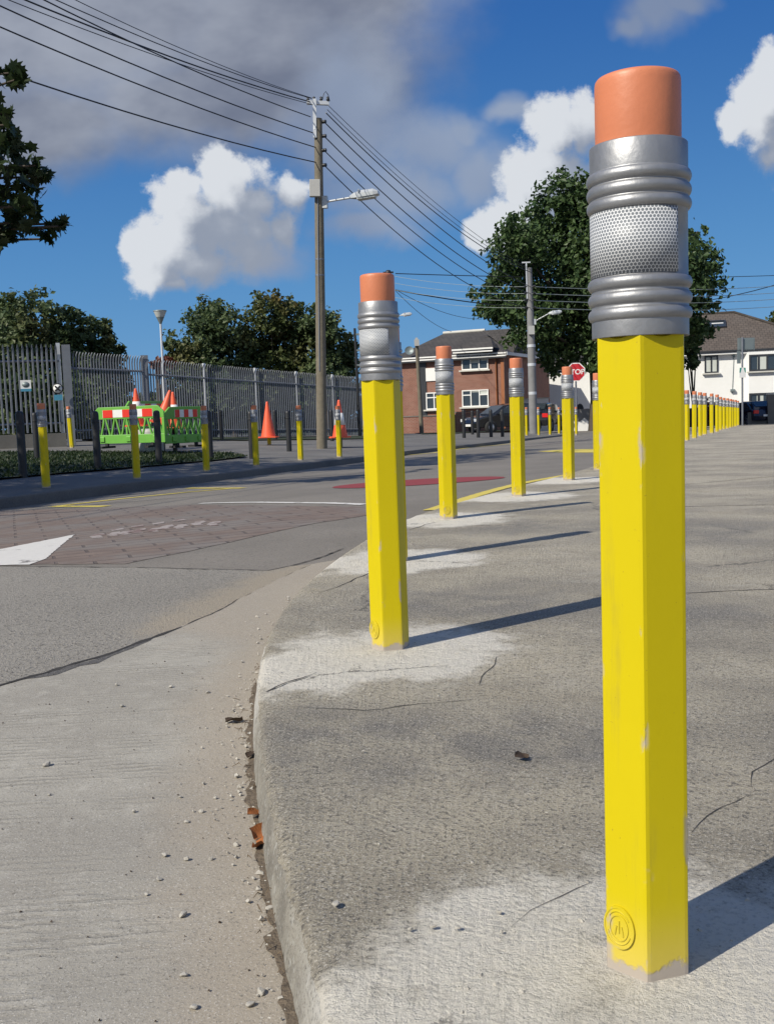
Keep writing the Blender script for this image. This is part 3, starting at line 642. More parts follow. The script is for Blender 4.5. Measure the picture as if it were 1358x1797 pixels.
# ------------------------------------------------------------------ pencil bollards
SHAFT_R = .058
def hexpt(k, r): a = k*math.pi/3; return (r*math.cos(a), r*math.sin(a))
def make_pencil():
    root = empty('pencil_bollard', (0, 0, 0))
    # shaft: hexagonal with rounded arrises and a scalloped head
    mb = MB(); zt = .806; outline = []
    for k in range(6):
        a, b = Vector(hexpt(k, SHAFT_R)), Vector(hexpt(k+1, SHAFT_R)); N = 12
        for j in range(N):
            t = j/N; p = a.lerp(b, t); e = min(t, 1-t)
            if j == 0: p = a*.988
            dip = .013*math.sin(math.pi*t)**.8 if j else 0
            outline.append((p.x, p.y, zt-dip))
    n = len(outline); zs = [-.06, .0, .03, .1, .3, .55, .72]
    vs = [(x, y, z) for z in zs for x, y, _ in outline]+[(x, y, z) for x, y, z in outline]
    inner = []
    for x, y, z in outline:
        r_ = math.hypot(x, y); s_ = .0465/r_; inner.append((x*s_, y*s_, z+.002))
    top = [(x, y, .83) for x, y, z in inner]; vs += inner+top; m_ = len(zs)+3
    mb.add(vs, [(i*n+j, i*n+(j+1) % n, (i+1)*n+(j+1) % n, (i+1)*n+j) for i in range(m_-1) for j in range(n)])
    mb.add(top, [tuple(range(n))]); sh = mb.build('shaft', M['yellow'], root)
    # badge cast on one face: rim, disc and a raised crest
    bd = MB(); fa = -math.pi/6       # face normal, patched by rotation of the whole bollard
    nrm = Vector((math.cos(fa), math.sin(fa), 0)); tan = Vector((-math.sin(fa), math.cos(fa), 0)); up = Vector((0, 0, 1)); c = nrm*(SHAFT_R*.866-.001)+up*.060-tan*.009
    def ringp(ra, rb, h0, h1, N=36):
        o = []
        for r_, h in ((ra, h0), (ra, h1), (rb, h1), (rb, h0)):
            o += [c+tan*(r_*math.cos(i*2*math.pi/N))*.82+up*(r_*math.sin(i*2*math.pi/N)*1.05)+nrm*h for i in range(N)]
        bd.add(o, [(k*N+i, k*N+(i+1) % N, (k+1)*N+(i+1) % N, (k+1)*N+i) for k in range(3) for i in range(N)], 0, False)
    ringp(.0265, .0240, 0, .0042); ringp(.0248, .0006, .0, .0035); ringp(.0165, .0148, .003, .0048)
    for a0, a1, r_ in ((.6, 2.5, .0205), (3.5, 5.9, .0205)):
        bd.tube([c+tan*(r_*math.cos(a0+(a1-a0)*i/12)*.82)+up*(r_*math.sin(a0+(a1-a0)*i/12)*1.05)+nrm*.0036 for i in range(13)], .0011, 6)
    for dx_, dz_, h in ((-.006, -.004, .012), (0, .001, .016), (.006, -.004, .012)):
        bd.tube([c+tan*dx_+up*(dz_-h/2)+nrm*.0036, c+tan*dx_*.6+up*(dz_+h/2)+nrm*.0038], .0014, 6)
    bd.build('badge', M['yellow'], sh)
    # ferrule
    fr_ = .0574; prof = [(.050, .812), (.0572, .795), (.0574, .796), (.0574, .8145)]
    def ringprof(zc): return [(fr_, zc-.0068), (.0592, zc-.0062), (.0606, zc-.004), (.0615, zc-.001), (.0615, zc+.001), (.0606, zc+.004), (.0592, zc+.0062), (fr_, zc+.0068)]
    for zc in (.8225, .8405, .8585): prof += ringprof(zc)
    prof += [(.0568, .8665), (.0568, .9425)]
    for zc in (.950, .966, .982): prof += ringprof(zc)
    prof += [(fr_, .990), (fr_, 1.0195), (.0568, 1.0205), (.049, 1.0205)]
    mb = MB(); mb.lathe(prof, 64); fer = mb.build('ferrule', M['silver'], root)
    # overlap seam of the ferrule
    # honeycomb sheet wrapped round the middle, with bare foil at the ends
    N = 60; r_ = .05715; zb, zt2 = .8672, .9418; a0, a1 = -2.3, .86
    vs = [(r_*math.cos(a0+(a1-a0)*i/N), r_*math.sin(a0+(a1-a0)*i/N), z) for z in (zb, zt2) for i in range(N+1)]
    me = bpy.data.meshes.new('reflective_band'); me.from_pydata(vs, [], [(i, i+1, N+2+i, N+1+i) for i in range(N)]); me.materials.append(M['honey']); me.materials.append(M['foil'])
    uvl = me.uv_layers.new(name='UVMap')
    for p in me.polygons:
        p.use_smooth = True
        for li in p.loop_indices:
            v_ = me.vertices[me.loops[li].vertex_index].co; uvl.data[li].uv = (math.atan2(v_.y, v_.x)*r_, v_.z)
    sol = bpy.data.objects.new('reflective_band', me); COL.objects.link(sol); sol.parent = fer
    md = sol.modifiers.new('thick', 'SOLIDIFY'); md.thickness = .0008; md.offset = 1
    # eraser
    mb = MB(); mb.lathe([(.0495, 1.015), (.0502, 1.018), (.0502, 1.088), (.0500, 1.0930), (.0493, 1.0965), (.0477, 1.0987), (.044, 1.1000), (.020, 1.1008), (.0001, 1.101)], 56); mb.build('eraser', M['eraser'], root)
    return root
proto = make_pencil(); used = [False]
def pencil(x, y, zf, face, label, group, lean=(0, 0), scale=1, sink=.0):
    """face = azimuth (deg, seen from the camera, + to the right) of the vertex that points at the viewer"""
    o = copy_tree(proto) if used[0] else proto
    used[0] = True
    base = math.atan2(-y, -x)
    o.location = (x, y, zf(x, y)-sink); o.rotation_euler = (lean[1], lean[0], base+R(face)); o.scale = (scale,)*3
    return tag(o, label, 'bollard', group)
GR = 'yellow pencil bollards along the right kerb'; GL = 'yellow pencil bollards along the shaded left kerb'; GF = 'far yellow pencil bollards in the receding right row'; GC = 'small pencil bollards round the far corner'
pencil(.3165, 1.268, ZW, 0, 'large yellow pencil bollard in the right foreground, grey scuffed foot and raised badge', GR, (.008, 0))
pencil(-.004, 3.035, ZW, -21, 'second nearest yellow pencil bollard, standing in a pale cement patch left of the foreground one', GR, (.0035, 0))
pencil(.036, 4.81, ZW, 12, 'yellow pencil bollard almost hidden behind the second nearest bollard, its sliver showing at the right', GR)
pencil(.396, 6.592, ZW, 30, 'yellow pencil bollard with gapped foot standing before the brick house and red road circle', GR)
pencil(1.064, 8.231, ZW, 22, 'yellow pencil bollard by the yellow kerb line, in front of the black car', GR)
pencil(1.79, 10.02, ZW, 25, 'yellow pencil bollard that covers the left part of the stop sign', GR)
pencil(2.436, 11.73, ZW, 22, 'yellow pencil bollard touching the left edge of the large foreground bollard in view', GR)
far = [(6.606,22.46),(7.254,24.07),(7.917,25.79),(8.463,27.18),(9.1,28.6),(9.80,30.3),(11.2,34.27),(11.92,36.1),(12.49,37.44),(13.34,39.65),(13.97,41.27),(14.56,42.66),(15.6,45.4)]
ordn = ['nearest', 'second nearest', 'third nearest', 'fourth nearest', 'fifth nearest', 'sixth nearest', 'middle', 'sixth before sign post', 'fifth before sign post', 'fourth before sign post', 'third before sign post', 'second before sign post', 'beside the sign post']
for (x, y), od in zip(far, ordn):
    pencil(x, y, ZW, random.uniform(-30, 30), 'small pencil bollard in the far right row by the white house, '+od, GF, (random.uniform(-.012, .012), 0))
left = [(-4.445,13.428,'shaded yellow pencil bollard nearest the left edge of the photo, beside a black post'),(-3.681,15.196,'shaded yellow pencil bollard in front of the left green barrier'),(-3.015,17.315,'shaded yellow pencil bollard at the right end of the green barriers'),
        (-2.359,18.799,'shaded yellow pencil bollard just left of the tall plain orange cone'),(-1.703,20.753,'shaded yellow pencil bollard between the orange cone and the timber pole'),(-.979,22.15,'shaded yellow pencil bollard right of the timber pole, before the white banded cone')]
for x, y, l in left: pencil(x, y, ZL, random.uniform(-25, 25), l, GL, (random.uniform(-.01, .01), 0))
p = at(127, 783, 27.2)
pencil(p.x, p.y, ZL, 20, 'leaning yellow pencil bollard against the tall fence gate post', None, (-.10, 0))
p = at(473, 783, 29.0)
pencil(p.x, p.y, ZL, 10, 'yellow pencil bollard with a plain orange cone dropped over its top', None)
for px, Y, l in ((923.5, 40, 'far corner pencil bollard left of the concrete pole'), (944.5, 40.3, 'far corner pencil bollard right of the concrete pole, before the red tail lamp'), (964.5, 41, 'far corner pencil bollard at the rear bumper of the dark red lamped car'), (980.5, 43, 'far corner pencil bollard before the white wall, left of the stop sign bollard'), (1010.5, 41.5, 'far corner pencil bollard just right of the stop sign bollard')):
    q_ = at(px, 745, Y); pencil(q_.x, q_.y, ZL, 15, l, GC)

# black bollards
def make_black():
    mb = MB(); mb.lathe([(.062, -.05), (.062, .93), (.058, .965), (.045, .99), (.02, 1.0), (.0001, 1.002)], 20); mb.lathe([(.0645, .80), (.066, .805), (.066, .835), (.0645, .84)], 20)
    return mb.build('black_bollard', M['black_paint'])
bb = make_black(); ub = [False]
def black(x, y, label, group, s=1.0):
    o = bb.copy() if ub[0] else bb
    if ub[0]: COL.objects.link(o)
    ub[0] = True; o.location = (x, y, ZL(x, y)); o.scale = (s, s, s); return tag(o, label, 'bollard', group)
GB = 'black posts along the left verge'
for x, y, l in [(-5.452,15.466,'black round post nearest the left edge, standing in shaded grass'),(-4.867,17.416,'black round post in front of the left end of the green barriers'),(-4.146,18.864,'black round post where the two green barriers meet'),(-3.533,20.821,'black round post at the right end of the green barriers'),
               (-2.785,21.578,'black round post behind the pencil bollard left of the plain orange cone'),(-2.336,25.176,'black round post right of the plain orange cone, alone on the pavement')]:
    black(x, y, l, GB)
for px, py, Y, l in [(390,774,34.5,'thin far black post against the fence right of the barriers'),(484,774,34,'far black post against the dark fence between cone and timber pole'),(583,775,33,'far black post left of the white banded cone'),(66,800,21.5,'black post half hidden behind the leftmost shaded pencil bollard')]:
    q_ = at(px, py, Y); black(q_.x, q_.y, l, GB)
for px, Y, l in ((813.5, 37, 'leftmost of the slim dark posts on the pavement before the brick house'), (828.5, 44, 'short far dark post before the house wall, behind the leftmost slim post'), (838.5, 37.6, 'slim dark post just left of the black car wheel'), (861, 38, 'slim dark post in front of the black car door'), (881, 38.4, 'slim dark post just left of the near yellow bollard and car')):
    q_ = at(px, 745, Y); black(q_.x, q_.y, l, 'slim dark posts before the brick house', 1.02)

# ------------------------------------------------------------------ foliage
KITE = [(0, -.5, 0), (.34, -.02, .10), (0, .55, -.04), (-.34, -.02, .10)]
MAPLE = [(0,-.5,0),(.10,-.30,.02),(.40,-.38,.0),(.32,-.12,.05),(.55,.06,.02),(.30,.14,.06),(.30,.42,.0),(.12,.30,.04),(0,.62,-.06),(-.12,.30,.04),(-.30,.42,.0),(-.30,.14,.06),(-.55,.06,.02),(-.32,-.12,.05),(-.40,-.38,.0),(-.10,-.30,.02)]
def leaf_mesh(name, pts, size, mat, parent, shape=KITE, updir=.35, centre=None, kind=None):
    P = np.asarray(pts, float); N = len(P); k = len(shape); S = np.array(shape)
    nr = rng.normal(size=(N, 3)); nr /= np.linalg.norm(nr, axis=1)[:, None]
    if centre is not None:
        o = P-np.asarray(centre); o /= np.maximum(1e-6, np.linalg.norm(o, axis=1))[:, None]; nr = nr*.9+o*.6
    nr[:, 2] += updir; nr /= np.linalg.norm(nr, axis=1)[:, None]
    a = np.cross(nr, rng.normal(size=(N, 3))); a /= np.linalg.norm(a, axis=1)[:, None]; b = np.cross(nr, a)
    sz = size*(.65+.7*rng.random(N))
    V = P[:, None, :]+sz[:, None, None]*(S[None, :, 0:1]*a[:, None, :]+S[None, :, 1:2]*b[:, None, :]+S[None, :, 2:3]*nr[:, None, :])
    me = bpy.data.meshes.new(name); me.from_pydata(V.reshape(-1, 3).tolist(), [], np.arange(N*k).reshape(N, k).tolist()); me.materials.append(mat)
    o = bpy.data.objects.new(name, me); COL.objects.link(o); o.parent = parent; return o
def clump_points(clumps, n, hollow=.55, flat=1.):
    """leaf positions in uneven bunches over a set of (x, y, z, r) clumps"""
    wts = np.array([c[3]**2 for c in clumps]); wts /= wts.sum(); out = []
    for c, k in zip(clumps, (wts*n).astype(int)):
        nb = max(6, int(k/26)); d = rng.normal(size=(nb, 3)); d /= np.linalg.norm(d, axis=1)[:, None]; rr = c[3]*(hollow+(1.08-hollow)*rng.random(nb)**.7)
        cen = np.array(c[:3])+d*rr[:, None]*np.array((1, 1, flat)); br_ = c[3]*.16
        idx = rng.integers(0, nb, k); out.append(cen[idx]+rng.normal(size=(k, 3))*br_*np.array((1, 1, .75)))
    return np.concatenate(out)
def tree(name, label, base, clumps, n, size, leafm, trunk, group=None, cat='tree', hollow=.5):
    """clumps relative to base; trunk = (radius, height)"""
    root = empty(name, base, 0, label, cat, group)
    mb = MB(); r0, h = trunk
    mb.tube([(0, 0, -.3), (.02*h, 0, h*.3), (.01*h, .03*h, h*.65), (0, .02*h, h)], [r0*1.25, r0, r0*.85, r0*.6], 10)
    for c in clumps:
        t = random.uniform(.55, 1.); p0 = Vector((0, .02*h, h*t)); p1 = Vector(c[:3]); mid = p0.lerp(p1, .5)+Vector((0, 0, -.06*(p1-p0).length))
        mb.tube([p0, mid, p1], [r0*.42, r0*.28, r0*.08], 6)
    mb.build('trunk', M['bark'], root)
    pts = clump_points(clumps, n, hollow); pts = pts[pts[:, 2] > .15]
    leaf_mesh('crown', pts, size, leafm, root, KITE, .3, centre=np.mean([c[:3] for c in clumps], axis=0)); return root
def cl_px(px, py, rpx, Y, base, dy=0):
    p = at(px, py, Y); return (p.x-base[0], p.y+dy-base[1], p.z-base[2], rpx*Y/FPX)

# big sycamore on the right
b = at(1043, 752, 58); B = (b.x, b.y, ZL(9, 60)-.1)
syc = [(905,450,50),(880,520,45),(930,400,42),(975,370,50),(1010,365,38),(1070,380,60),(1140,400,60),(1176,445,50),(1205,480,36),(1195,535,40),(1150,500,80),(1060,480,80),(970,480,75),(930,560,55),(990,570,60),(1060,570,70),(1130,570,60),(1190,575,42),(1040,640,36),(985,620,34),(1200,592,26),(1220,408,13),(1020,420,60),(865,545,24)]
tree('sycamore_tree', 'big dark sycamore tree behind the large foreground bollard and the concrete pole', B, [cl_px(x, y, r_, 58, B, random.uniform(-2.5, 2.5)) for x, y, r_ in syc], 44000, .29, M['leaf_syc'], (.33, 6), hollow=.45)
# low tree by the white house
b = at(1216, 700, 64); B = (b.x, b.y, -.9)
tree('small_tree', 'dark bushy tree against the white house, just right of the large bollard', B, [cl_px(x, y, r_, 64, B) for x, y, r_ in ((1212,600,24),(1205,575,26),(1222,572,16),(1205,630,22))], 1800, .34, M['leaf_syc'], (.14, 2.2))
# bushy trees behind the fence
def bushes(name, label, px0, py0, Y, spots, n, leafm, size=.195, group='trees behind the steel fence'):
    B = at(px0, py0, Y); B.z = ZL(B.x, B.y)
    return tree(name, label, B, [cl_px(x, y, r_, Y, B, random.uniform(-1.2, 1.2)) for x, y, r_ in spots], int(n*1.4), size, leafm, (.13, 1.8), group)
bushes('bushy_tree', 'dark round tree behind the fence at the left edge, cut by the frame', 20, 760, 40, [(-20,570,50),(30,560,45),(70,560,40),(20,620,60),(80,620,50),(-20,650,60),(60,680,60),(0,720,50)], 10000, M['leaf_bush'])
bushes('bushy_tree', 'lower dark tree behind the fence, left of the open blue gap', 150, 760, 41, [(135,580,32),(165,590,32),(190,620,28),(150,640,40),(120,610,34),(190,670,32),(140,700,40),(205,700,22)], 8500, M['leaf_bush'])
bushes('bushy_tree', 'green bushy tree behind the fence, just right of the slim lamp post', 375, 760, 46, [(370,560,34),(345,600,38),(400,580,40),(330,640,34),(420,620,45),(370,650,45),(308,615,18),(400,690,50),(330,700,35)], 10000, M['leaf_bush'])
bushes('bushy_tree', 'olive tinted tree behind the fence, left of the timber pole', 485, 760, 47, [(480,555,34),(505,560,34),(460,590,36),(500,610,45),(470,650,45),(510,680,40),(455,700,35)], 8600, M['leaf_olive'])
bushes('bushy_tree', 'green tree behind the fence, right of the timber pole', 575, 760, 46, [(560,575,34),(545,610,38),(590,610,32),(605,640,24),(575,660,38),(550,690,38),(600,690,26)], 7800, M['leaf_bush'])
bushes('red_shrub', 'small russet leaved shrub above the fence at the foot of the slim lamp post', 282, 760, 36, [(280,632,10),(292,636,8),(268,640,7),(284,645,14)], 500, M['leaf_red'], .17, None)
for k, (x0, Y) in enumerate(((262, 39), (612, 52), (40, 36), (160, 37), (350, 45), (470, 47), (555, 50), (412, 42))):
    bushes('hedge_shrub', ('low dark hedge seen through the fence below the open blue gap', 'low dark hedge behind the fence end, beside the second bollard', 'low dark shrub behind the far left fence under the round tree', 'low dark shrub behind the palisade gate', 'low dark shrub behind the fence right of the slim lamp post', 'low dark shrub behind the fence by the plain orange cone', 'low dark shrub behind the fence left of the timber pole', 'low dark shrub behind the fence between the barriers and the orange cone')[k], x0, 760, Y, [(x0-38,725,30),(x0,718,32),(x0+34,725,30),(x0-20,748,28),(x0+24,748,28)]+([] if k == 0 else [(x0-25,690,30),(x0+22,692,30)]), 2600, M['leaf_bush'], .22, None)
b = at(1352, 640, 120)
tree('distant_tree', 'far pale green tree top behind the white house roof at the right edge', (b.x, b.y, -1.2), [cl_px(x, y, r_, 120, (b.x, b.y, -1.2)) for x, y, r_ in ((1352,580,20),(1372,570,26),(1335,590,12),(1390,600,30),(1365,620,30))], 1800, .5, M['leaf_olive'], (.3, 5))

# roadside maples left of the frame: their branches hang into view and they shade the left pavement
def near_tree(label, B, clumps, extra, n):
    root = empty('maple_tree', B, 0, label, 'tree', 'maple trees at the left edge')
    mb = MB(); mb.tube([(0, 0, -.2), (.05, 0, 1.6), (.0, .1, 3.4), (.1, .1, 6.2)], [.24, .19, .16, .07], 12)
    for c in clumps+extra:
        z0 = random.uniform(2.2, 4.6); p1 = Vector(c[:3]); p0 = Vector((.03, .08, min(z0, max(1.8, p1.z-.3)))); mid = p0.lerp(p1, .55)+Vector((0, 0, .12))
        mb.tube([p0, mid, p1], [.06, .035, .012], 6)
    mb.build('trunk', M['bark'], root)
    P = clump_points(clumps, n, .3)
    Wp = P+np.array(B); d = Wp-np.array([0, 0, EYE]); zc = d@np.array(_f); px = 679+FPX*(d@np.array(_R))/np.maximum(zc, .01); py = 898.5-FPX*(d@np.array(_U))/np.maximum(zc, .01)
    P = P[~((px > -12) & (px < 1400) & (py > -12) & (zc > 0))]
    xs_, ys_ = P[:, 0]+B[0]+.955*(P[:, 2]+B[2]+.2), P[:, 1]+B[1]+.744*(P[:, 2]+B[2]+.2)       # crown shaped by its shadow: leaves that would shade the road are dropped
    P = P[~((xs_ > -4.45+.39*(ys_-12)+.25+rng.normal(size=len(P))*.12) & (ys_ < 18.5))]
    if extra:
        Q = np.concatenate([np.array(c[:3])+rng.normal(size=(c[4], 3))*c[3]*np.array((1, 1.4, .8))*.55 for c in extra]); P = np.concatenate([P, Q])
    leaf_mesh('crown', P, .165, M['leaf_near'], root, MAPLE, .25); return root
B = (-8.6, 12.6, ZL(-8.6, 12.6))
def ex(px, py, rpx, n, Y=12.6): c = cl_px(px, py, rpx, Y, B, random.uniform(-.5, .5)); return c+(n,)
exs = [ex(2,108,14,14),(ex(14,122,14,14)),ex(-8,130,16,18),ex(2,188,14,14),ex(12,200,10,7),ex(-4,212,10,8),ex(8,240,20,22),ex(-8,262,24,26),ex(18,268,18,16),ex(36,290,20,22),ex(12,310,28,34),ex(60,300,16,14),ex(80,302,12,9),ex(52,330,16,14),ex(30,350,24,26),ex(5,360,26,30),ex(62,372,14,12),ex(40,390,20,20),ex(8,400,22,22),ex(78,392,12,9),ex(100,392,9,5),ex(64,408,9,5),ex(0,425,12,7),ex(92,380,7,3),ex(42,236,7,3),ex(-25,330,40,60),ex(-30,250,35,45)]
near_tree('maple branches with dark lobed leaves hanging in at the upper left edge', B, [(0,0,5.2,2.6),(1.6,.8,4.6,1.8),(2.2,-1,5.6,1.6),(-1.5,1,5.5,2.2),(.6,2.0,6.2,2.2),(.4,-2,5.5,2.2),(1.8,1.8,6.8,2.),(.5,0,7.6,2.3),(2.4,2.6,8.2,1.7),(1.2,3.2,9.2,1.6),(0,1.2,9.6,1.5),(-1.5,-2.5,5.2,1.8)], exs, 9500)
B = (-10.4, 7.2, ZL(-10, 7.2))
near_tree('unseen maple tree on the left verge, its crown thickened for shade', B, [(3.2,1.2,5.4,1.6),(3.0,3.0,6.4,1.7),(-2.5,1,6,2.2),(2.6,-.6,5.2,1.6),(0,0,4.6,2.3),(1.2,.8,5.6,2.0),(-1,-1,5.2,2.),(.5,-1.5,5.8,1.9),(.3,1.6,6.6,2.),(1.6,2.2,5.2,1.5)], [], 6500)  # out of view; crown mass added to cut sky light over the pavement

# grass blades on the shaded verge and by the fence
def blades(n, zone, name='grass'):
    P = []
    while len(P) < n:
        x, y = random.uniform(zone[0], zone[1]), random.uniform(zone[2], zone[3])
        if inside(zone[4], x, y): P.append((x, y, ZL(x, y)+.03))
    P = np.array(P); N = len(P); a = rng.random(N)*6.283; h = .02+.045*rng.random(N); wd = .012+.014*rng.random(N); ln = rng.normal(size=(N, 2))*.025
    V = np.zeros((N, 3, 3)); V[:, 0] = P; V[:, 1] = P; V[:, 2] = P
    V[:, 0, 0] -= np.cos(a)*wd; V[:, 0, 1] -= np.sin(a)*wd; V[:, 1, 0] += np.cos(a)*wd; V[:, 1, 1] += np.sin(a)*wd; V[:, 2, :2] += ln; V[:, 2, 2] += h
    me = bpy.data.meshes.new(name); me.from_pydata(V.reshape(-1, 3).tolist(), [], np.arange(N*3).reshape(N, 3).tolist()); me.materials.append(M['grass'])
    o = bpy.data.objects.new(name, me); COL.objects.link(o); return tag(o, 'short shaded grass on the verge behind the left pavement', 'grass', kind='stuff')
blades(14000, (-12, -2.5, 11, 25.4, [(-9.5,10),(-5.75,14.6),(-4.95,16.6),(-4.15,18.3),(-3.35,20.3),(-2.95,22.2),(-3.6,24.0),(-5.2,24.6),(-8,25.2),(-12,25.4)]))

# ------------------------------------------------------------------ steel palisade fence
def fence(label, line, h, z0, name='palisade_fence', post_every=2.75, cat='fence', pitch=.122, plinth=0.):
    root = empty(name, (line[0][0], line[0][1], ZL(*line[0])), 0, label, cat); O = root.location.copy()
    def zz(x, y): return z0(x, y)-O.z
    for a, b in zip(line[:-1], line[1:]):
        a, b = Vector(a), Vector(b); L = (b-a).length; t = (b-a)/L; n = Vector((t.y, -t.x)); ang = math.atan2(t.y, t.x)
        if n.y > 0: n = -n
        nb = max(1, round(L/post_every))
        for i in range(nb):
            p0, p1 = a+t*(L*i/nb), a+t*(L*(i+1)/nb); mb = MB(); bl = (p1-p0).length; k = max(2, int(bl/pitch))
            for j in range(k):
                q_ = p0+t*(bl*(j+.5)/k); x, y = q_.x-O.x, q_.y-O.y; z = zz(q_.x, q_.y); hw, dp = .027, .012; hh = h+random.uniform(-.012, .012)
                # W section pale with a pointed, outward curved head
                prof = [(-hw, -dp), (-hw*.45, dp), (0, dp*.2), (hw*.45, dp), (hw, -dp)]
                rows = [(.04, 1, 0), (hh-.22, 1, 0), (hh-.10, .95, .02), (hh, .22, .06)]
                vs = [(x+t.x*u*s_+n.x*(v_+o_+.035), y+t.y*u*s_+n.y*(v_+o_+.035), z+zz_) for zz_, s_, o_ in rows for u, v_ in prof]
                mb.add(vs, [(r_*5+c_, r_*5+c_+1, (r_+1)*5+c_+1, (r_+1)*5+c_) for r_ in range(3) for c_ in range(4)])
            mb.build('pale_panel', M['galv'], root)
            for zr in (.28, h-.45):
                m2 = MB(); za, zb = zz(p0.x, p0.y)+zr, zz(p1.x, p1.y)+zr
                m2.tube([(p0.x-O.x, p0.y-O.y, za), (p1.x-O.x, p1.y-O.y, zb)], .032, 4); m2.build('rail', M['galv'], root)
        for i in range(nb+1):
            p0 = a+t*(L*i/nb); m3 = MB(); m3.box((p0.x-O.x-n.x*.05, p0.y-O.y-n.y*.05, zz(p0.x, p0.y)+h/2+.02-plinth/2), (.10, .06, h+.04+plinth), ang); m3.build('post', M['galv_bright'], root)
    return root
fA, fB, fC, fD, fE, fF = at(-110, 760, 27.2), at(112, 760, 28.3), at(127, 760, 28.4), at(262, 760, 31.6), at(455, 760, 37), at(645, 760, 44)
zpl = lambda x, y: .50
f1 = fence('steel palisade fence on a low plinth wall at the far left, behind two small signs', [tuple(fA[:2]), tuple(fB[:2])], 2.42, zpl, plinth=.3)
pl = MB(); pa, pb = fA.xy, fB.xy; tt = (pb-pa).normalized(); mid = (pa+pb)/2
pl.box((mid.x-f1.location.x, mid.y-f1.location.y+.05, .33-f1.location.z-.05), ((pb-pa).length+.1, .25, .46), math.atan2(tt.y, tt.x)); pl.build('plinth_wall', M['plinth'], f1)
g0 = fence('tall grey steel palisade gate between the plinth wall and the middle post', [tuple(fC[:2]), tuple(fD[:2])], 2.45, lambda x, y: .27, 'palisade_gate', 3.0, 'gate')
for P_, h in ((fC, 2.75), (fD, 2.6)): gpst = MB(); gpst.box((P_.x-g0.location.x, P_.y-g0.location.y-.08, .15-g0.location.z+h/2), (.22, .16, h), .25); gpst.build('gate_post', M['galv'], g0)

def zf3(x, y): return .18 + (ZL(0, 44)+.02-.18)*max(0, min(1, (y-32)/12))
fence('long grey steel palisade fence running from the gate back to the timber pole', [tuple(fD[:2]), tuple(fE[:2]), tuple(fF[:2])], 2.45, zf3)
fF2 = at(628, 760, 52)
# small signs on the fence
def on_fence(px, py, Y): p = at(px, py, Y); return p
s1 = on_fence(46, 677, 27.65); r1 = empty('warning_sign', s1, R(14), 'small white and teal notice fixed on the far left fence', 'sign')
mb = MB(); mb.box((0, -.01, 0), (.27, .012, .30)); mb.build('board', M['white_paint'], r1)
mb = MB(); mb.box((0, -.019, -.115), (.27, .006, .07)); mb.build('caption_strip', M['sign_blue'], r1)
mb = MB(); mb.lathe([(.085, 0), (.085, .004), (.0001, .004)], 20); o = mb.build('emblem', M['sign_back'], r1, (0, -.018, .03)); o.rotation_euler = (R(90), 0, 0); o.scale = (1.1, .9, 1)
s2 = on_fence(102, 682, 28.0); r2 = empty('prohibition_sign', s2, R(14), 'small round crossed notice with blue plate on the fence beside the gate', 'sign')
mb = MB(); mb.lathe([(.145, 0), (.145, .012), (.0001, .012)], 24); o = mb.build('disc', M['black_paint'], r2, (0, 0, 0)); o.rotation_euler = (R(90), 0, 0)
mb = MB(); mb.lathe([(.115, 0), (.115, .004), (.0001, .004)], 24); o = mb.build('disc_face', M['white_paint'], r2, (0, -.013, 0)); o.rotation_euler = (R(90), 0, 0)
mb = MB(); mb.box((0, -.020, 0), (.20, .004, .045), rot=Matrix.Rotation(R(45), 3, 'Y')); mb.box((0, -.0255, 0), (.20, .004, .045), rot=Matrix.Rotation(R(-45), 3, 'Y')); mb.build('cross', M['black_paint'], r2)
mb = MB(); mb.box((0, -.006, -.24), (.22, .012, .15)); mb.build('plate', M['sign_blue'], r2)

# ------------------------------------------------------------------ green barriers and cones
def barrier(loc, rz, label, width=1.95):
    root = empty('pedestrian_barrier', loc, rz, label, 'barrier', 'green plastic barriers by the fence'); W2 = width/2; D = .05
    mb = MB()
    mb.prism([(-W2, .72), (W2, .72), (W2, .86), (W2-.16, 1.0), (-W2+.16, 1.0), (-W2, .86)], (0, D/2, 0), (1, 0, 0), (0, 0, 1), (0, -1, 0), D)
    mb.prism([(-W2, .16), (W2, .16), (W2, .36), (-W2, .36)], (0, D/2, 0), (1, 0, 0), (0, 0, 1), (0, -1, 0), D)
    for s in (-1, 1): mb.box((s*(W2-.035), 0, .54), (.07, D-.006, .36))
    for s in (-1, 0, 1): mb.box((s*(W2-.25), -.012, .26), (.12, D+.03, .12))
    mb.build('frame', M['barrier_green'], root, bevel=.008)
    mb = MB(); nb = 13
    for i in range(nb):
        x = -W2+.12+(width-.24)*i/(nb-1); sl = .05*(1 if i % 2 else -1)
        mb.add([(x-.017-sl, -.02, .35), (x+.017-sl, -.02, .35), (x+.017+sl, -.02, .73), (x-.017+sl, -.02, .73), (x-.017-sl, .02, .35), (x+.017-sl, .02, .35), (x+.017+sl, .02, .73), (x-.017+sl, .02, .73)], [(0,1,2,3),(5,4,7,6),(4,0,3,7),(1,5,6,2),(3,2,6,7),(4,5,1,0)])
    mb.build('grille', M['barrier_green'], root)
    n = 5; x0 = -W2+.30; cw = (width-.60)/n
    bd = MB(); bd.box((0, -D/2-.003, .845), (width-.60+.02, .006, .175)); band = bd.build('reflective_board', M['refl_white'], root)
    for i in range(0, n, 2):
        m2 = MB(); m2.box((x0+cw*(i+.5), -D/2-.0085, .845), (cw, .005, .175)); m2.build('red_panel', M['refl_red'], band)
    for s in (-1, 1):
        m3 = MB(); m3.box((s*(W2-.35), 0, .08), (.09, .5, .05)); m3.box((s*(W2-.35), 0, .13), (.07, .06, .08)); m3.build('foot', M['rubber'], root)
    return root
def gz(px, py, Y): p = at(px, py, Y); return p
p = at(229, 790, 23.6); zb = p.z
barrier((p.x, p.y, p.z), R(-22), 'sunlit green plastic barrier with red and white board, left of its pair')
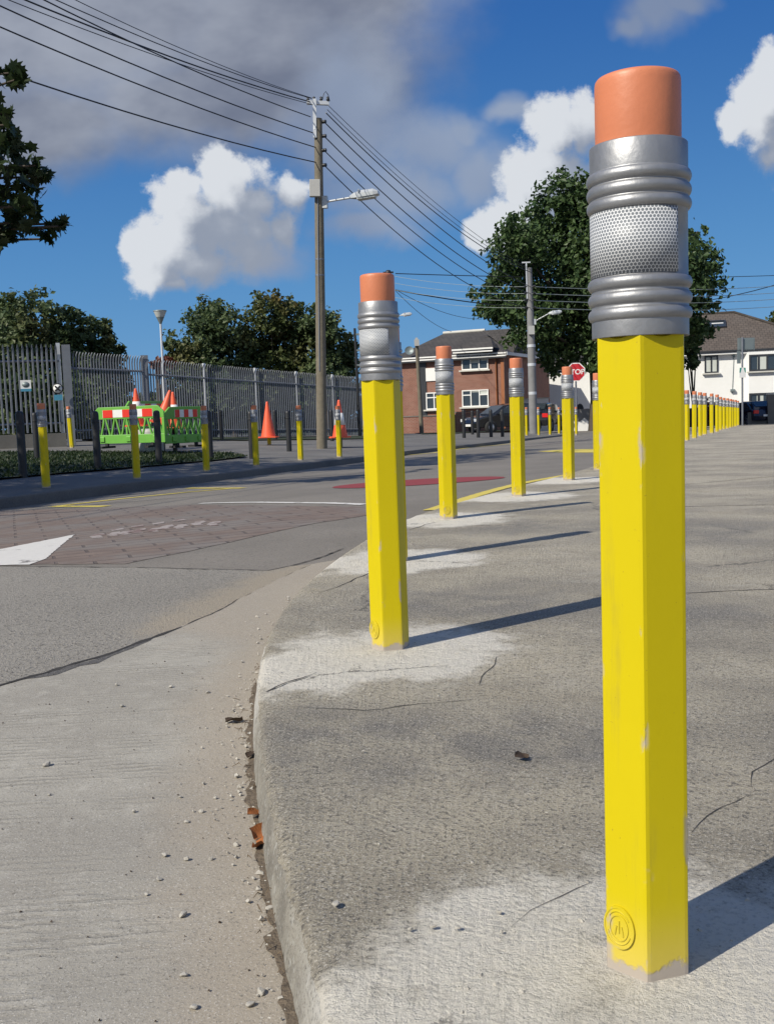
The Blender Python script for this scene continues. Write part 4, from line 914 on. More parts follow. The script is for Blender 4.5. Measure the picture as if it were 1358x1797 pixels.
p2 = at(329, 789, 24.0); barrier((p2.x, p2.y, p2.z), R(50), 'green plastic barrier turned away from the sun, right of its pair', 1.25)
p3 = at(262, 775, 26.0); barrier((p3.x, p3.y, p3.z+.02), R(70), 'green plastic barrier at the back of the enclosure, seen between the front two', 1.9)
mb = MB(); q_ = at(266, 764, 24.8)
mb.lathe([(.30, 0), (.32, .05), (.32, .5), (.30, .56), (.22, .58), (.0001, .58)], 24); o = mb.build('cable_drum', M['grey_box'], None, (q_.x, q_.y, ZL(q_.x, q_.y))); tag(o, 'pale grey drum standing behind the left green barrier', 'drum')
def cone(loc, label, h=.95, band=True, tilt=(0, 0), group=None, r0=.19):
    root = empty('traffic_cone', loc, random.uniform(0, 1), label, 'traffic cone', group); root.rotation_euler = (tilt[0], tilt[1], 0)
    def rr(z): return r0+(.028-r0)*(z/h)
    zs = [0, .04, .045]+[h*k for k in (.2, .38, .62, .8, .97, 1.0)]
    mb = MB(); mb.lathe([(r0*1.02, .03)]+[(rr(z), z) for z in zs if z > .03]+[(.02, h+.005), (.0001, h+.005)], 24)
    mb.build('body', M['cone_orange'], root)
    mb = MB(); s_ = r0*1.35; mb.prism([(-s_, -s_*.8), (-s_*.8, -s_), (s_*.8, -s_), (s_, -s_*.8), (s_, s_*.8), (s_*.8, s_), (-s_*.8, s_), (-s_, s_*.8)], (0, 0, 0), (1, 0, 0), (0, 1, 0), (0, 0, 1), .035); mb.build('base', M['cone_orange'], root)
    if band:
        m2 = MB(); z0, z1 = h*.34, h*.66; m2.lathe([(rr(z0)+.001, z0), (rr(z0)+.004, z0), (rr(z1)+.004, z1), (rr(z1)+.001, z1)], 24); m2.build('reflective_sleeve', M['refl_white'], root)
    return root
def cone_px(px, pb, pt, Y, label, **k):
    p = at(px, pb, Y); q_ = at(px, pt, Y); return cone(p, label, q_.z-p.z, **k)
cone_px(471.5, 768, 705, 28.9, 'tall plain orange cone dropped over a pencil bollard, left of the timber pole', band=False, r0=.21)
cone_px(597, 768, 702, 27.5, 'orange cone with white band behind the shaded bollard right of the timber pole', r0=.21)
cone_px(242, 748, 682, 25.0, 'red topped cone with white band behind the left green barrier', r0=.19)
cone_px(307, 753, 688, 25.2, 'white banded cone behind the right green barrier', r0=.20)
cone_px(284, 744, 683, 24.6, 'plain orange cone leaning to the right between the two green barriers', band=False, tilt=(0, R(17)), r0=.21)
for px, Y, l in ((242, 25.0, 'black post that carries the red topped cone behind the left barrier'), (307, 25.2, 'black post that carries the banded cone behind the right barrier'), (285, 24.75, 'black post that carries the leaning orange cone'), (597, 27.5, 'black post that carries the white banded cone right of the timber pole')):
    q_ = at(px, 770, Y); black(q_.x, q_.y, l, 'posts under cones', .93)

# ------------------------------------------------------------------ poles, wires, lamps
def bracket_lamp(mb_parent, zarm, length, ang, rise, pole_r, s=1.0):
    d = Vector((math.cos(ang), math.sin(ang), 0)); p0 = Vector((0, 0, zarm))+d*pole_r
    mb = MB(); mb.box(p0+d*.05, (.14*s, .12*s, .30*s), ang); mb.tube([p0+d*.05, p0+d*(.3*length)+Vector((0, 0, rise*.3)), p0+d*length+Vector((0, 0, rise))], .028*s, 8); arm = mb.build('lamp_arm', M['lamp_grey'], mb_parent)
    e = p0+d*length+Vector((0, 0, rise)); up = Vector((0, 0, 1)); sd_ = Vector((-d.y, d.x, 0)); dd = (d+up*.10).normalized(); uu = (up-d*.10).normalized()
    m2 = MB(); secs = [(-.02, .05, .04), (.10, .10, .10), (.30, .16, .14), (.62, .16, .13), (.74, .12, .07)]; vs = []
    for x, hw, hh in secs:
        c = e+dd*x*s; vs += [c+sd_*hw*s*u+uu*hh*s*v_ for u, v_ in ((-1, -.35), (1, -.35), (1, .35), (.6, .9), (-.6, .9), (-1, .35))]
    n = 6; m2.add(vs, [(i*n+j, i*n+(j+1) % n, (i+1)*n+(j+1) % n, (i+1)*n+j) for i in range(4) for j in range(n)]+[tuple(range(n))[::-1], tuple(range(4*n, 5*n))])
    m2.box(e+dd*.26*s+uu*.10*s, (.03*s, .34*s, .09*s), ang)
    m2.build('lamp_head', M['lamp_grey'], arm)
    m3 = MB(); m3.box(e+dd*.42*s-uu*.065*s, (.46*s, .26*s, .05*s), rot=Matrix((dd, sd_, uu)).transposed()); m3.build('lamp_lens', M['lamp_lens'], arm); return arm
P1 = at(565, 785, 26.8); P1.z = ZL(P1.x, P1.y)
def htop(px, py, base): return at(px, py, base.y).z-base.z
lean1 = (at(558, 200, P1.y).x-P1.x)
H1 = htop(558, 208, P1)
pole1 = empty('utility_pole', P1, 0, 'tall weathered timber utility pole with street lamp arm, left of the second bollard', 'utility pole'); pole1.rotation_euler = (0, math.atan2(lean1, H1), 0)
mb = MB(); mb.tube([(0, 0, -.4), (0, 0, 3), (0, 0, 6), (0, 0, H1)], [.142, .128, .115, .10], 18); mb.build('shaft', M['wood_pole'], pole1)
mb = MB(); mb.tube([(0, 0, 4.82), (0, 0, 4.86)], .124, 18); mb.tube([(0, 0, 4.42), (0, 0, 4.46)], .126, 18); mb.tube([(-.03, -.13, 2.0), (-.03, -.125, 5.6), (-.02, -.115, 6.8)], .016, 6); mb.build('cable_duct', M['galv'], pole1)
mb = MB(); mb.box((-.09, -.17, htop(557, 333, P1)), (.27, .16, .42)); mb.build('junction_box', M['grey_box'], pole1, bevel=.01)
mb = MB(); mb.box((-.08, -.10, H1-.02), (.085, .05, .95)); mb.build('strap_plate', M['galv_bright'], pole1)
mb = MB(); mb.box((.0, -.02, H1+.38), (.56, .09, .09), R(8)); mb.tube([(-.08, -.10, H1-.3), (-.08, -.08, H1+.36)], .035, 8); mb.build('crossarm', M['galv_bright'], pole1)
mb = MB()
for dx_ in (-.25, -.1, .08, .25): mb.lathe([(.0, 0), (.035, .0), (.04, .04), (.025, .06), (.04, .09), (.0, .11)], 10, (dx_, -.02, H1+.43))
for zpx in (214, 239, 264, 290): mb.tube([(.09, -.02, htop(566, zpx, P1)), (.20, -.06, htop(566, zpx, P1))], .045, 8)
mb.build('insulator', M['wire'], pole1)
loop = MB(); loop.tube([(.12, -.02, H1+.46), (.15, -.02, H1+.60), (.20, -.02, H1+.66), (.26, -.02, H1+.58), (.30, -.02, H1+.42)], .009, 6); loop.build('jumper_wire', M['wire'], pole1)
bracket_lamp(pole1, htop(565, 355, P1), .72, R(-12), .08, .10, 1.0)

P2 = at(936, 758, 44.5); P2.z = ZL(P2.x, P2.y)
H2 = htop(930, 470, P2)
pole2 = empty('utility_pole', P2, 0, 'pale banded concrete utility pole in front of the big sycamore', 'utility pole'); pole2.rotation_euler = (0, R(-.4), 0)
mb = MB(); mb.tube([(0, 0, -.3), (0, 0, H2*.5), (0, 0, H2)], [.19, .165, .12], 16); mb.build('shaft', M['concrete_pole'], pole2)
mb = MB(); mb.box((-.13, -.1, H2-.55), (.05, .05, 1.5)); mb.box((-.13, -.1, H2+.22), (.36, .05, .05)); mb.build('strap_plate', M['galv_bright'], pole2)
mb = MB()
for py in (503, 515, 527, 540):
    for s in (-1, 1): mb.tube([(s*.12, -.08, htop(931, py, P2)), (s*.24, -.10, htop(931, py, P2))], .05, 8)
mb.build('insulator', M['wire'], pole2)
mb = MB(); mb.box((0, -.2, htop(933, 580, P2)), (.24, .16, .36)); mb.build('junction_box', M['grey_box'], pole2)
mb = MB()
for py in (607, 640, 690): mb.tube([(0, 0, htop(933, py, P2)-.06), (0, 0, htop(933, py, P2)+.06)], .178, 16)
mb.build('white_band', M['galv_bright'], pole2)
bracket_lamp(pole2, htop(935, 565, P2), .62, R(-10), .30, .13, .78)

P3 = at(691, 765, 50); P3.z = ZL(P3.x, P3.y); H3 = htop(690, 480, P3)
pole3 = empty('utility_pole', P3, 0, 'timber utility pole hidden behind the second bollard, its black top cap just showing', 'utility pole')
mb = MB(); mb.tube([(0, 0, -.3), (0, 0, H3)], [.15, .11], 14); mb.build('shaft', M['wood_pole'], pole3)
mb = MB(); mb.lathe([(.14, -.02), (.15, .06), (.10, .16), (.0001, .18)], 14, (0, 0, H3)); mb.box((.0, -.05, H3+.05), (.5, .08, .08)); mb.build('pole_cap', M['wire'], pole3)
bracket_lamp(pole3, htop(700, 556, P3), .42, R(-8), .05, .12, .72)

P4 = at(740, 762, 52); P4.z = ZL(P4.x, P4.y)-.1; H4 = htop(735, 598, P4)
pole4 = empty('timber_post', P4, 0, 'short brown timber post with a grey cap box before the brick house', 'post'); pole4.rotation_euler = (0, R(-1.4), 0)
mb = MB(); mb.tube([(0, 0, -.3), (0, 0, H4)], [.11, .085], 12); mb.build('shaft', M['wood_pole'], pole4)
mb = MB(); mb.box((0, -.1, H4-.1), (.24, .2, .32)); mb.box((0, -.08, H4+.1), (.12, .12, .1)); mb.build('cap_box', M['grey_box'], pole4)

def wire(a, b, sag, r, label, group, mat='wire', ext=0.):
    a, b = Vector(a), Vector(b); n = 22; root_z = a.copy()
    pts = []
    for i in range(n+1):
        t = i/n*(1+ext); p = a.lerp(b, t) if t <= 1 else a+(b-a)*t; p = p-Vector((0, 0, 4*sag*t*(1-t))) ; pts.append(p-root_z)
    mb = MB(); mb.tube(pts, r, 6); o = mb.build('overhead_wire', M[mat], None, root_z); return tag(o, label, 'wire', group)
GWL = 'black wires running up left from the timber pole'
for (px, py), (ex_, ey), r_ in [((547,172),(133,0),.007),((547,173),(99,0),.009),((545,205),(78,0),.012),((545,179),(45,0),.014),((546,183),(16,0),.008),((552,234),(0,10),.013),((555,259),(0,47),.013),((555,285),(0,124),.014)]:
    wire(at(px, py, P1.y-.05), at(ex_, ey, 17.6), .10, r_, 'one of the black overhead wires that fan out up left from the timber pole', GWL, ext=1.6)
GWR = 'black wires running from the timber pole to the concrete pole'
for (px, py), (qx, qy), sag, r_ in [((577,186),(930,472),.35,.008),((574,192),(931,474),.45,.008),((572,198),(932,478),.5,.014),((569,214),(930,503),.45,.014),((569,239),(930,515),.55,.014),((569,264),(930,527),.6,.013),((569,290),(930,540),.7,.013)]:
    wire(at(px, py, P1.y-.05), at(qx, qy, P2.y-.1), sag, r_, 'one of the black overhead wires sloping from the timber pole to the concrete pole', GWR)
for qy, ey in ((503, 497), (515, 509), (527, 520), (540, 533)):
    wire(at(934, qy, P2.y-.1), at(1420, ey, 62), .25, .016, 'one of the pale parallel wires from the concrete pole rightwards across the sycamore', 'pale wires right of the concrete pole', 'wire_pale')
for qy, ey in ((503, 507), (515, 519), (527, 531), (540, 544)):
    wire(at(928, qy, P2.y-.1), at(693, ey-22, P3.y-.1), .15, .009, 'one of the thin pale wires from the concrete pole leftwards to the hidden pole', 'pale wires left of the concrete pole', 'wire_pale')
wire(at(694, 480, 49.9), at(1440, 480, 72), .25, .022, 'straight black cable from the hidden pole behind the sycamore to the right edge', None)
wire(at(694, 509, 49.9), at(1420, 480, 70), 1.6, .028, 'thick sagging black cable from the hidden pole past the sycamore', None)
wire(at(694, 508, 49.9), at(845, 560, 66), .35, .013, 'thin black drop wire from the hidden pole towards the sycamore branches', None)
wire(at(694, 510, 49.9), at(792, 582, 69), .3, .013, 'thin black drop wire from the hidden pole to the brick house ridge', None)

# slim park lamp beyond the fence
PL = at(293, 765, 33.5); PL.z = ZL(PL.x, PL.y)+.2; HL = htop(291, 566, PL)
lp = empty('street_lamp', PL, 0, 'slim pale lamp post with an upturned cone lantern behind the fence', 'street lamp')
mb = MB(); mb.tube([(0, 0, -.3), (0, 0, 1.8)], .065, 12); mb.tube([(0, 0, 1.8), (0, 0, HL)], [.042, .036], 12); mb.build('column', M['galv_bright'], lp)
mb = MB(); mb.lathe([(.04, -.04), (.05, 0), (.13, .18)], 20, (0, 0, HL)); mb.build('lantern_base', M['sign_back'], lp)
mb = MB(); mb.lathe([(.13, .18), (.205, .36)], 20, (0, 0, HL)); mb.build('lantern_glass', M['lamp_lens'], lp)
mb = MB(); mb.lathe([(.215, .36), (.215, .385), (.1, .405), (.0001, .41)], 20, (0, 0, HL)); mb.build('lantern_lid', M['sign_back'], lp)
q_ = at(632, 765, 42); dp = empty('steel_post', (q_.x, q_.y, ZL(q_.x, q_.y)), 0, 'thin dark steel mast by the fence end, left edge of the second bollard', 'post')
mb = MB(); mb.tube([(0, 0, -.2), (-.06, 0, htop(629, 575, q_))], [.07, .05], 10); mb.build('mast', M['black_paint'], dp)
mb = MB()
for py in (586, 614, 640): mb.box((.05, -.05, htop(630, py, q_)), (.14, .1, .07))
mb.build('clamp', M['sign_back'], dp)

# ------------------------------------------------------------------ signs
PS = at(1011.5, 752, 43.5); PS.z = ZR(PS.x, PS.y); hs_ = htop(1013, 653, PS)
st = empty('stop_sign', PS, R(-8), 'red octagonal stop sign partly hidden behind a pencil bollard', 'sign')
mb = MB(); mb.tube([(0, 0, -.3), (0, 0, hs_+.3)], .038, 10); mb.build('pole', M['galv'], st)
def octo(r_): return [(r_*math.cos(R(22.5+45*i)), r_*math.sin(R(22.5+45*i))) for i in range(8)]
mb = MB(); mb.prism(octo(.415), (0, -.05, hs_), (1, 0, 0), (0, 0, 1), (0, -1, 0), .012); mb.build('border', M['white_paint'], st)
mb = MB(); mb.prism(octo(.375), (0, -.063, hs_), (1, 0, 0), (0, 0, 1), (0, -1, 0), .005); mb.build('face', M['stop_red'], st)
text_mesh('STOP', .30, M['white_paint'], st, (0, -.069, hs_), (R(90), 0, 0))
q_ = at(1302, 747, 45.8); PG = Vector((q_.x, q_.y, ZW(q_.x, q_.y))); sg = empty('sign_post', PG, R(8), 'grey post carrying two sign backs and a small white notice before the white house', 'sign')
mb = MB(); mb.tube([(0, 0, -.3), (0, 0, htop(1301, 592, PG))], .042, 10); mb.build('pole', M['galv'], sg)
def brd(x0, x1, y0, y1, mat, name, dy): 
    a, b_ = at(x0, y1, PG.y), at(x1, y0, PG.y); mb = MB(); mb.box(((a.x+b_.x)/2-PG.x, dy, (a.z+b_.z)/2-PG.z), (b_.x-a.x, .02, b_.z-a.z)); return mb.build(name, M[mat], sg, bevel=.004)
brd(1294, 1326, 592, 615, 'sign_back', 'sign_board', .06); brd(1295.5, 1324, 594, 613.5, 'sign_back', 'sign_panel', .045)
brd(1293, 1300, 616, 638, 'sign_back', 'side_board', .06)
nt = brd(1295, 1307, 645, 663, 'white_paint', 'notice', -.05)
a = at(1301, 653, PG.y)-PG
mb = MB(); mb.prism([(-.13, .19), (-.05, .19), (-.11, -.02), (-.15, -.02)], (a.x, -.066, a.z), (1, 0, 0), (0, 0, 1), (0, -1, 0), .004); mb.prism([(.13, .19), (.05, .19), (.11, -.02), (.15, -.02)], (a.x, -.066, a.z), (1, 0, 0), (0, 0, 1), (0, -1, 0), .004); mb.build('green_mark', M['sign_green'], nt)

# ------------------------------------------------------------------ houses
def uvbox(o, scale=1.):
    """planar uv in metres from each face's own axes"""
    me = o.data; ul = me.uv_layers.new(name='UVMap')
    for p in me.polygons:
        n = p.normal; ax = Vector((n.y, -n.x, 0)) if abs(n.z) < .99 else Vector((1, 0, 0)); ax.normalize(); ay = n.cross(ax)
        if ay.z < 0: ay = -ay
        for li in p.loop_indices: c = me.vertices[me.loops[li].vertex_index].co; ul.data[li].uv = (c.dot(ax)*scale, c.dot(ay)*scale)
class House:
    def __init__(s, label, pxc, Yc, yaw, zb, name='house'):
        c = at(pxc, 720, Yc); s.o = Vector((c.x, c.y, zb)); s.root = empty(name, s.o, yaw, label, 'house'); s.a = Vector((math.cos(yaw), math.sin(yaw), 0)); s.n = Vector((math.sin(yaw), -math.cos(yaw), 0))
    def hit(s, px, py, off=0.):
        d = ray(px, py); e = Vector((0, 0, EYE)); o = s.o+s.n*off; t = (o-e).dot(s.n)/d.dot(s.n); p = e+d*t; return (p-s.o).dot(s.a), p.z-s.o.z
    def part(s, mb, name, mat, parent=None, uv=False):
        o = mb.build(name, mat, parent or s.root)
        if uv: uvbox(o)
        return o
    def window(s, px0, px1, py0, py1, mat_f, cols=2, off=0., blind=None, toplight=True, sill=True, fw=.07):
        xa, za = s.hit(px0, py1, off); xb, zb = s.hit(px1, py0, off); w_, h_ = xb-xa, zb-za; y = -off
        mb = MB(); dp = .09
        mb.box(((xa+xb)/2, y-.02, zb-fw/2), (w_, dp, fw)); mb.box(((xa+xb)/2, y-.02, za+fw/2), (w_, dp, fw))
        for i in range(cols+1):
            x = xa+fw/2+(w_-fw)*i/cols; mb.box((x, y-.021, (za+zb)/2), (fw, dp, h_-2*fw))
        if toplight:
            for i in (0, cols-1): x0 = xa+(w_-fw)*i/cols+fw; x1 = xa+(w_-fw)*(i+1)/cols; mb.box(((x0+x1)/2, y-.019, za+h_*.70), (x1-x0, dp, fw))
        f = s.part(mb, 'window', mat_f)
        g = MB(); g.box(((xa+xb)/2, y+.005, (za+zb)/2), (w_-.02, .03, h_-.02)); s.part(g, 'pane', M['glass'], f)
        if blind:
            for (u0, u1, v0, v1) in blind: bm_ = MB(); bm_.box((xa+w_*(u0+u1)/2, y-.014, za+h_*(v0+v1)/2), (w_*(u1-u0), .008, h_*(v1-v0))); s.part(bm_, 'blind', M['blind'], f)
        if sill: sl = MB(); sl.box(((xa+xb)/2, y-.08, za-.05), (w_+.3, .24, .09)); s.part(sl, 'sill', M['kerb_white'], f)
        return f
# brick house
h = House('red brick two storey house with dark tiled hip roof, left of the sycamore', 884, 66, R(-25), -.62)
LW = -7.3; DP = 10.6; EV = h.hit(884, 618)[1]
mb = MB(); mb.box((LW/2, DP/2, EV/2-.3), (-LW, DP, EV+.6)); wall = h.part(mb, 'wall', M['brick'], uv=True)
xr, zr_ = h.hit(880, 622)
rz_ = h.hit(850, 578, -4.0)[1]
mb = MB(); e = .35; x0, x1, y0, y1 = LW-e, e, -e, DP+e
V = [(x0, y0, EV), (x1, y0, EV), (x1, y1, EV), (x0, y1, EV), (LW+1.2, DP/2, rz_), (-3.0, DP/2, rz_)]
mb.add(V, [(0, 1, 5, 4), (1, 2, 5), (2, 3, 4, 5), (3, 0, 4), (0, 3, 2, 1)]); roof = h.part(mb, 'roof', M['roof'], uv=True)
mb = MB(); mb.tube([(LW+1.2, DP/2, rz_+.05), (-3., DP/2, rz_+.05)], .11, 8); h.part(mb, 'ridge_tile', M['kerb_white'], roof)
mb = MB()
for za_ in (.0, -.16): mb.box(((x0+x1)/2, y0-.03, EV-.06+za_), (x1-x0, .09, .09))
mb.box((x1+.03, DP/2, EV-.1), (.06, DP+2*e, .2)); h.part(mb, 'gutter', M['white_paint'], roof)
mb = MB(); mb.box((LW/2, y0+.10, EV-.30), (-LW+.6, .28, .12)); h.part(mb, 'soffit', M['dark_frame'], roof)
# gable over the right side
gz1 = EV+1.75
mb = MB(); mb.add([(.36, 1.0, EV-.05), (.36, 6.2, EV-.05), (.36, 3.6, gz1), (-2.6, 3.6, gz1)], [(0, 1, 2), (0, 2, 3), (1, 3, 2)]); h.part(mb, 'side_gable', M['roof'], roof, uv=True)
# dark panel standing in for the recess shadow, white panel beside it
xa, za = h.hit(738, 740); xb, zb_ = h.hit(747, 632); mb = MB(); mb.box(((xa+xb)/2, -.02, (za+zb_)/2), (xb-xa, .06, zb_-za)); h.part(mb, 'recess_shadow', M['dark_frame'])
xa, za = h.hit(748, 669); xb, zb_ = h.hit(774, 645); mb = MB(); mb.box(((xa+xb)/2, -.04, (za+zb_)/2), (xb-xa, .08, zb_-za)); h.part(mb, 'white_panel', M['white_paint'])
h.window(810.5, 856, 617, 650, M['white_paint'], 3, .03, blind=[(.36, .66, .38, .97), (.72, .95, .5, .95)])
h.window(811.5, 857, 683, 714.5, M['white_paint'], 3, .03, blind=[(.36, .64, .86, .97), (.68, .97, .70, .97)])
h.window(748.5, 776, 688, 719, M['white_paint'], 2, .03)
# hipped canopy over the upper window
xa, za = h.hit(795, 614, .5); xb, _ = h.hit(867, 612, .5); mb = MB(); zc_ = za
mb.add([(xa, -.75, zc_), (xb, -.75, zc_), (xb, .4, zc_), (xa, .4, zc_), (xa+.8, 1.2, zc_+.75), (xb-.8, 1.2, zc_+.75)], [(0, 1, 5, 4), (1, 2, 5), (3, 0, 4), (0, 3, 2, 1)]); can = h.part(mb, 'window_canopy', M['roof'], uv=True)
mb = MB(); mb.box(((xa+xb)/2, -.78, zc_-.04), (xb-xa, .08, .1)); mb.box(((xa+xb)/2, -.70, zc_-.20), (xb-xa-.1, .06, .1)); h.part(mb, 'fascia', M['white_paint'], can)
mb = MB(); xd, zd = h.hit(873, 735); mb.tube([(xd, -.08, -.2), (xd, -.08, EV-.5), (xd-.1, -.25, EV-.1)], .05, 8); mb.box((xd+.42, -.05, EV/2-.1), (.22, .1, EV-.6)); h.part(mb, 'downpipe', M['copper'])
mb = MB(); xs_, zs_ = h.hit(716, 616, 0); mb.lathe([(.30, .0), (.2, -.07), (.0001, -.1)], 16); dsh = h.part(mb, 'satellite_dish', M['sign_back']); dsh.location = (xs_+.3, -.5, zs_); dsh.rotation_euler = (R(70), 0, R(20))
# its garden wall
gw = MB(); a0_ = at(700, 745, 60.); a1_ = at(798, 745, 57.5)
gwr = empty('garden_wall', (a1_.x, a1_.y, -.62), R(-25), 'low brick garden wall in front of the brick house, sunlit front and dark side', 'wall')
gw.box((-2.0, 0, .50), (4.0, .25, 1.3)); gw.box((-.1, 4.2, .62), (.25, 8.2, 1.35)); o = gw.build('wall', M['brick'], gwr); uvbox(o)
gw = MB(); gw.box((-2.0, -.0, 1.175), (4.06, .32, .05)); gw.box((-.1, 4.2, 1.325), (.32, 8.2, .05)); gw.box((-.45, -.1, .75), (.5, .5, 1.5)); gw.build('coping', M['plinth'], gwr)

# white house behind the concrete pole
h = House('plain white rendered house with dark roof behind the stop sign', 961, 78, R(-14), -.9, 'white_house'); EV = h.hit(975, 640)[1]
mb = MB(); mb.box((4.2, 4, EV/2-.3), (8.4, 8, EV+.6)); h.part(mb, 'wall', M['render_white'])
rz_ = EV+1.5; mb = MB(); mb.add([(-.9, -.4, EV), (8.8, -.4, EV), (8.8, 8.4, EV), (-.9, 8.4, EV), (2.2, 4, rz_), (6., 4, rz_)], [(0, 1, 5, 4), (1, 2, 5), (2, 3, 4, 5), (3, 0, 4), (0, 3, 2, 1)]); rf = h.part(mb, 'roof', M['roof'], uv=True)
mb = MB(); mb.box((3.95, -.44, EV-.05), (9.7, .09, .16)); h.part(mb, 'gutter', M['white_paint'], rf)
xa, za = h.hit(1011, 752); mb = MB(); xb, zb_ = h.hit(1024, 708)
mb.prism([(xa, 0), (xb, 0), (xb, zb_-.5)]+[((xa+xb)/2+(xb-xa)/2*math.cos(t*math.pi/8), zb_-.5+.5*math.sin(t*math.pi/8)) for t in range(1, 8)]+[(xa, zb_-.5)], (0, -.03, 0), (1, 0, 0), (0, 0, 1), (0, 1, 0), .06); dr = h.part(mb, 'arched_door', M['dark_frame'])
xm, zm = h.hit(1017, 733); mb = MB(); mb.box((xm+.15, -.05, zm), (.3, .03, 1.1)); h.part(mb, 'door_panel', M['white_paint'], dr)
# white boundary walls between brick house and the junction
wl = empty('white_wall', (at(925, 745, 70).x, 70, -.8), R(-10), 'long white rendered wall behind the dark car and the concrete pole', 'wall')
a0_ = at(890, 700, 70); a1_ = at(965, 699, 70); mb = MB(); mb.box((0, 0, (a1_.z+.8)/2-.2), (a1_.x-a0_.x, .25, a1_.z+.8+.4)); mb.build('wall', M['render_white'], wl)
mb = MB(); mb.box((0, 0, a1_.z+.8+.03), (a1_.x-a0_.x+.1, .32, .06)); mb.build('coping', M['kerb_white'], wl)
q_ = at(1028, 752, 60); w2 = empty('garden_wall', (q_.x, q_.y, -.72), R(-6), 'low pale wall with painted grey shadow across its top at the foot of the sycamore', 'wall')
mb = MB(); mb.prism([(-.75, 0), (.72, 0), (.72, 1.1), (.45, 1.3), (.1, 1.36), (-.75, 1.3)], (0, .1, 0), (1, 0, 0), (0, 0, 1), (0, -1, 0), .2); mb.build('wall', M['render_white'], w2)
mb = MB(); mb.prism([(-.75, .75), (-.4, .62), (-.1, .85), (.3, .5), (.72, .7), (.72, 1.12), (.45, 1.32), (.1, 1.38), (-.75, 1.32)], (0, -.101, 0), (1, 0, 0), (0, 0, 1), (0, -1, 0), .006); mb.build('wall_shadow', M['concrete_pole'], w2)  # flat grey panel painted as shadow on the upper wall face

# white house on the right
h = House('white house with brown tiled roof and dark framed bay windows at the right edge', 1262, 72, R(-14), -1.05, 'white_house'); EV = h.hit(1262, 616)[1]
XL, XR = -5.2, 7.4
mb = MB(); mb.box(((XL+XR)/2, 4.2, EV/2-.4), (XR-XL, 8.4, EV+.8)); h.part(mb, 'wall', M['render_white'])
rz_ = h.hit(1282, 549, -4.2)[1]; xr0 = h.hit(1240, 553, -4.2)[0]; xr1 = h.hit(1287, 549, -4.2)[0]
mb = MB(); mb.add([(XL-.4, -.4, EV), (XR+.4, -.4, EV), (XR+.4, 8.8, EV), (XL-.4, 8.8, EV), (xr0-1.0, 4.2, rz_), (xr1, 4.2, rz_)], [(0, 1, 5, 4), (1, 2, 5), (2, 3, 4, 5), (3, 0, 4), (0, 3, 2, 1)]); rf = h.part(mb, 'roof', M['roof_brown'], uv=True)
mb = MB(); mb.tube([(xr0-1, 4.2, rz_+.03), (xr1, 4.2, rz_+.03), (XR+.4, -.4, EV+.05)], .10, 8); h.part(mb, 'ridge_tile', M['roof_brown'], rf)
mb = MB(); mb.box(((XL+XR)/2, -.43, EV-.04), (XR-XL+.8, .09, .12)); h.part(mb, 'gutter', M['dark_frame'], rf)
mb = MB(); mb.box(((XL+XR)/2, -.2, EV-.2), (XR-XL+.4, .36, .12)); h.part(mb, 'soffit', M['white_paint'], rf)
sl = (rz_-EV)/4.6; xs_, zs_ = h.hit(1259, 568, -1.6); ys_ = (zs_-EV)/sl-.4; ang = math.atan(sl)
mb = MB(); rot = Matrix.Rotation(ang, 3, 'X'); c = Vector((xs_, ys_, EV+(ys_+.4)*sl)); up_ = rot @ Vector((0, 0, 1))
for dx_, dy_, sx, sy in ((0, -.45, 1.25, .1), (0, .45, 1.25, .1), (-.58, 0, .1, .8), (.58, 0, .1, .8)): mb.box(c+up_*.06+rot @ Vector((dx_, dy_, 0)), (sx, sy, .12), rot=rot)
rl = h.part(mb, 'rooflight', M['dark_frame'], rf); mb = MB(); mb.box(c+up_*.03, (1.1, .85, .05), rot=rot); h.part(mb, 'pane', M['glass'], rl); mb = MB(); mb.box(c+up_*.075+rot @ Vector((.05, .1, 0)), (.8, .09, .03), rot=rot); h.part(mb, 'bar', M['white_paint'], rl)
h.window(1235.5, 1259, 623.5, 655, M['dark_frame'], 2, .03, blind=[(.1, .46, .05, .9), (.55, .92, .05, .95)], toplight=False, fw=.09)
# two storey bay
xa, za = h.hit(1311, 746, .6); xb = XR-.6; zt_ = h.hit(1320, 616, .6)[1]
mb = MB(); mb.prism([(xa-.25, .1), (xa+.1, -.6), (xb-.1, -.6), (xb+.25, .1)], (0, 0, -.4), (1, 0, 0), (0, 1, 0), (0, 0, 1), zt_+.3); bay = h.part(mb, 'bay', M['render_white'])
h.window(1313.5, 1362, 620.5, 652, M['dark_frame'], 3, .63, blind=[(.30, .70, .08, .95)], toplight=False, fw=.12); h.window(1313.5, 1362, 688.5, 742, M['dark_frame'], 3, .63, blind=[(.28, .52, .35, .95)], toplight=False, fw=.14)
mb = MB(); xw, zw_ = h.hit(1287, 625); mb.tube([(xw, -.03, zw_), (xw-.12, -.04, h.hit(1285, 690)[1])], .02, 6); mb.box((xw, -.06, zw_+.1), (.16, .12, .35)); mb.box((xw-.1, -.12, h.hit(1285, 685)[1]), (.3, .2, .16)); h.part(mb, 'wall_cable', M['sign_back'])
q_ = at(1352, 748, 60); gp_ = empty('gate_pillar', (q_.x, q_.y, -.85), R(-14), 'grey rendered garden pillar and wall at the right edge, beside the parked car', 'wall')
mb = MB(); mb.box((.35, 0, .95), (1.1, .5, 2.0)); mb.build('pillar', M['plinth'], gp_); mb = MB(); mb.box((.35, 0, 1.99), (1.2, .6, .08)); mb.build('cap', M['kerb_white'], gp_)
mb = MB(); mb.box((-.75, .1, .5), (1.05, .2, .9)); mb.build('low_wall', M['plinth'], gp_)
q_ = at(1212, 748, 66); w3 = empty('garden_wall', (q_.x, q_.y, -.95), R(-14), 'dark garden wall behind the far row of pencil bollards', 'wall')
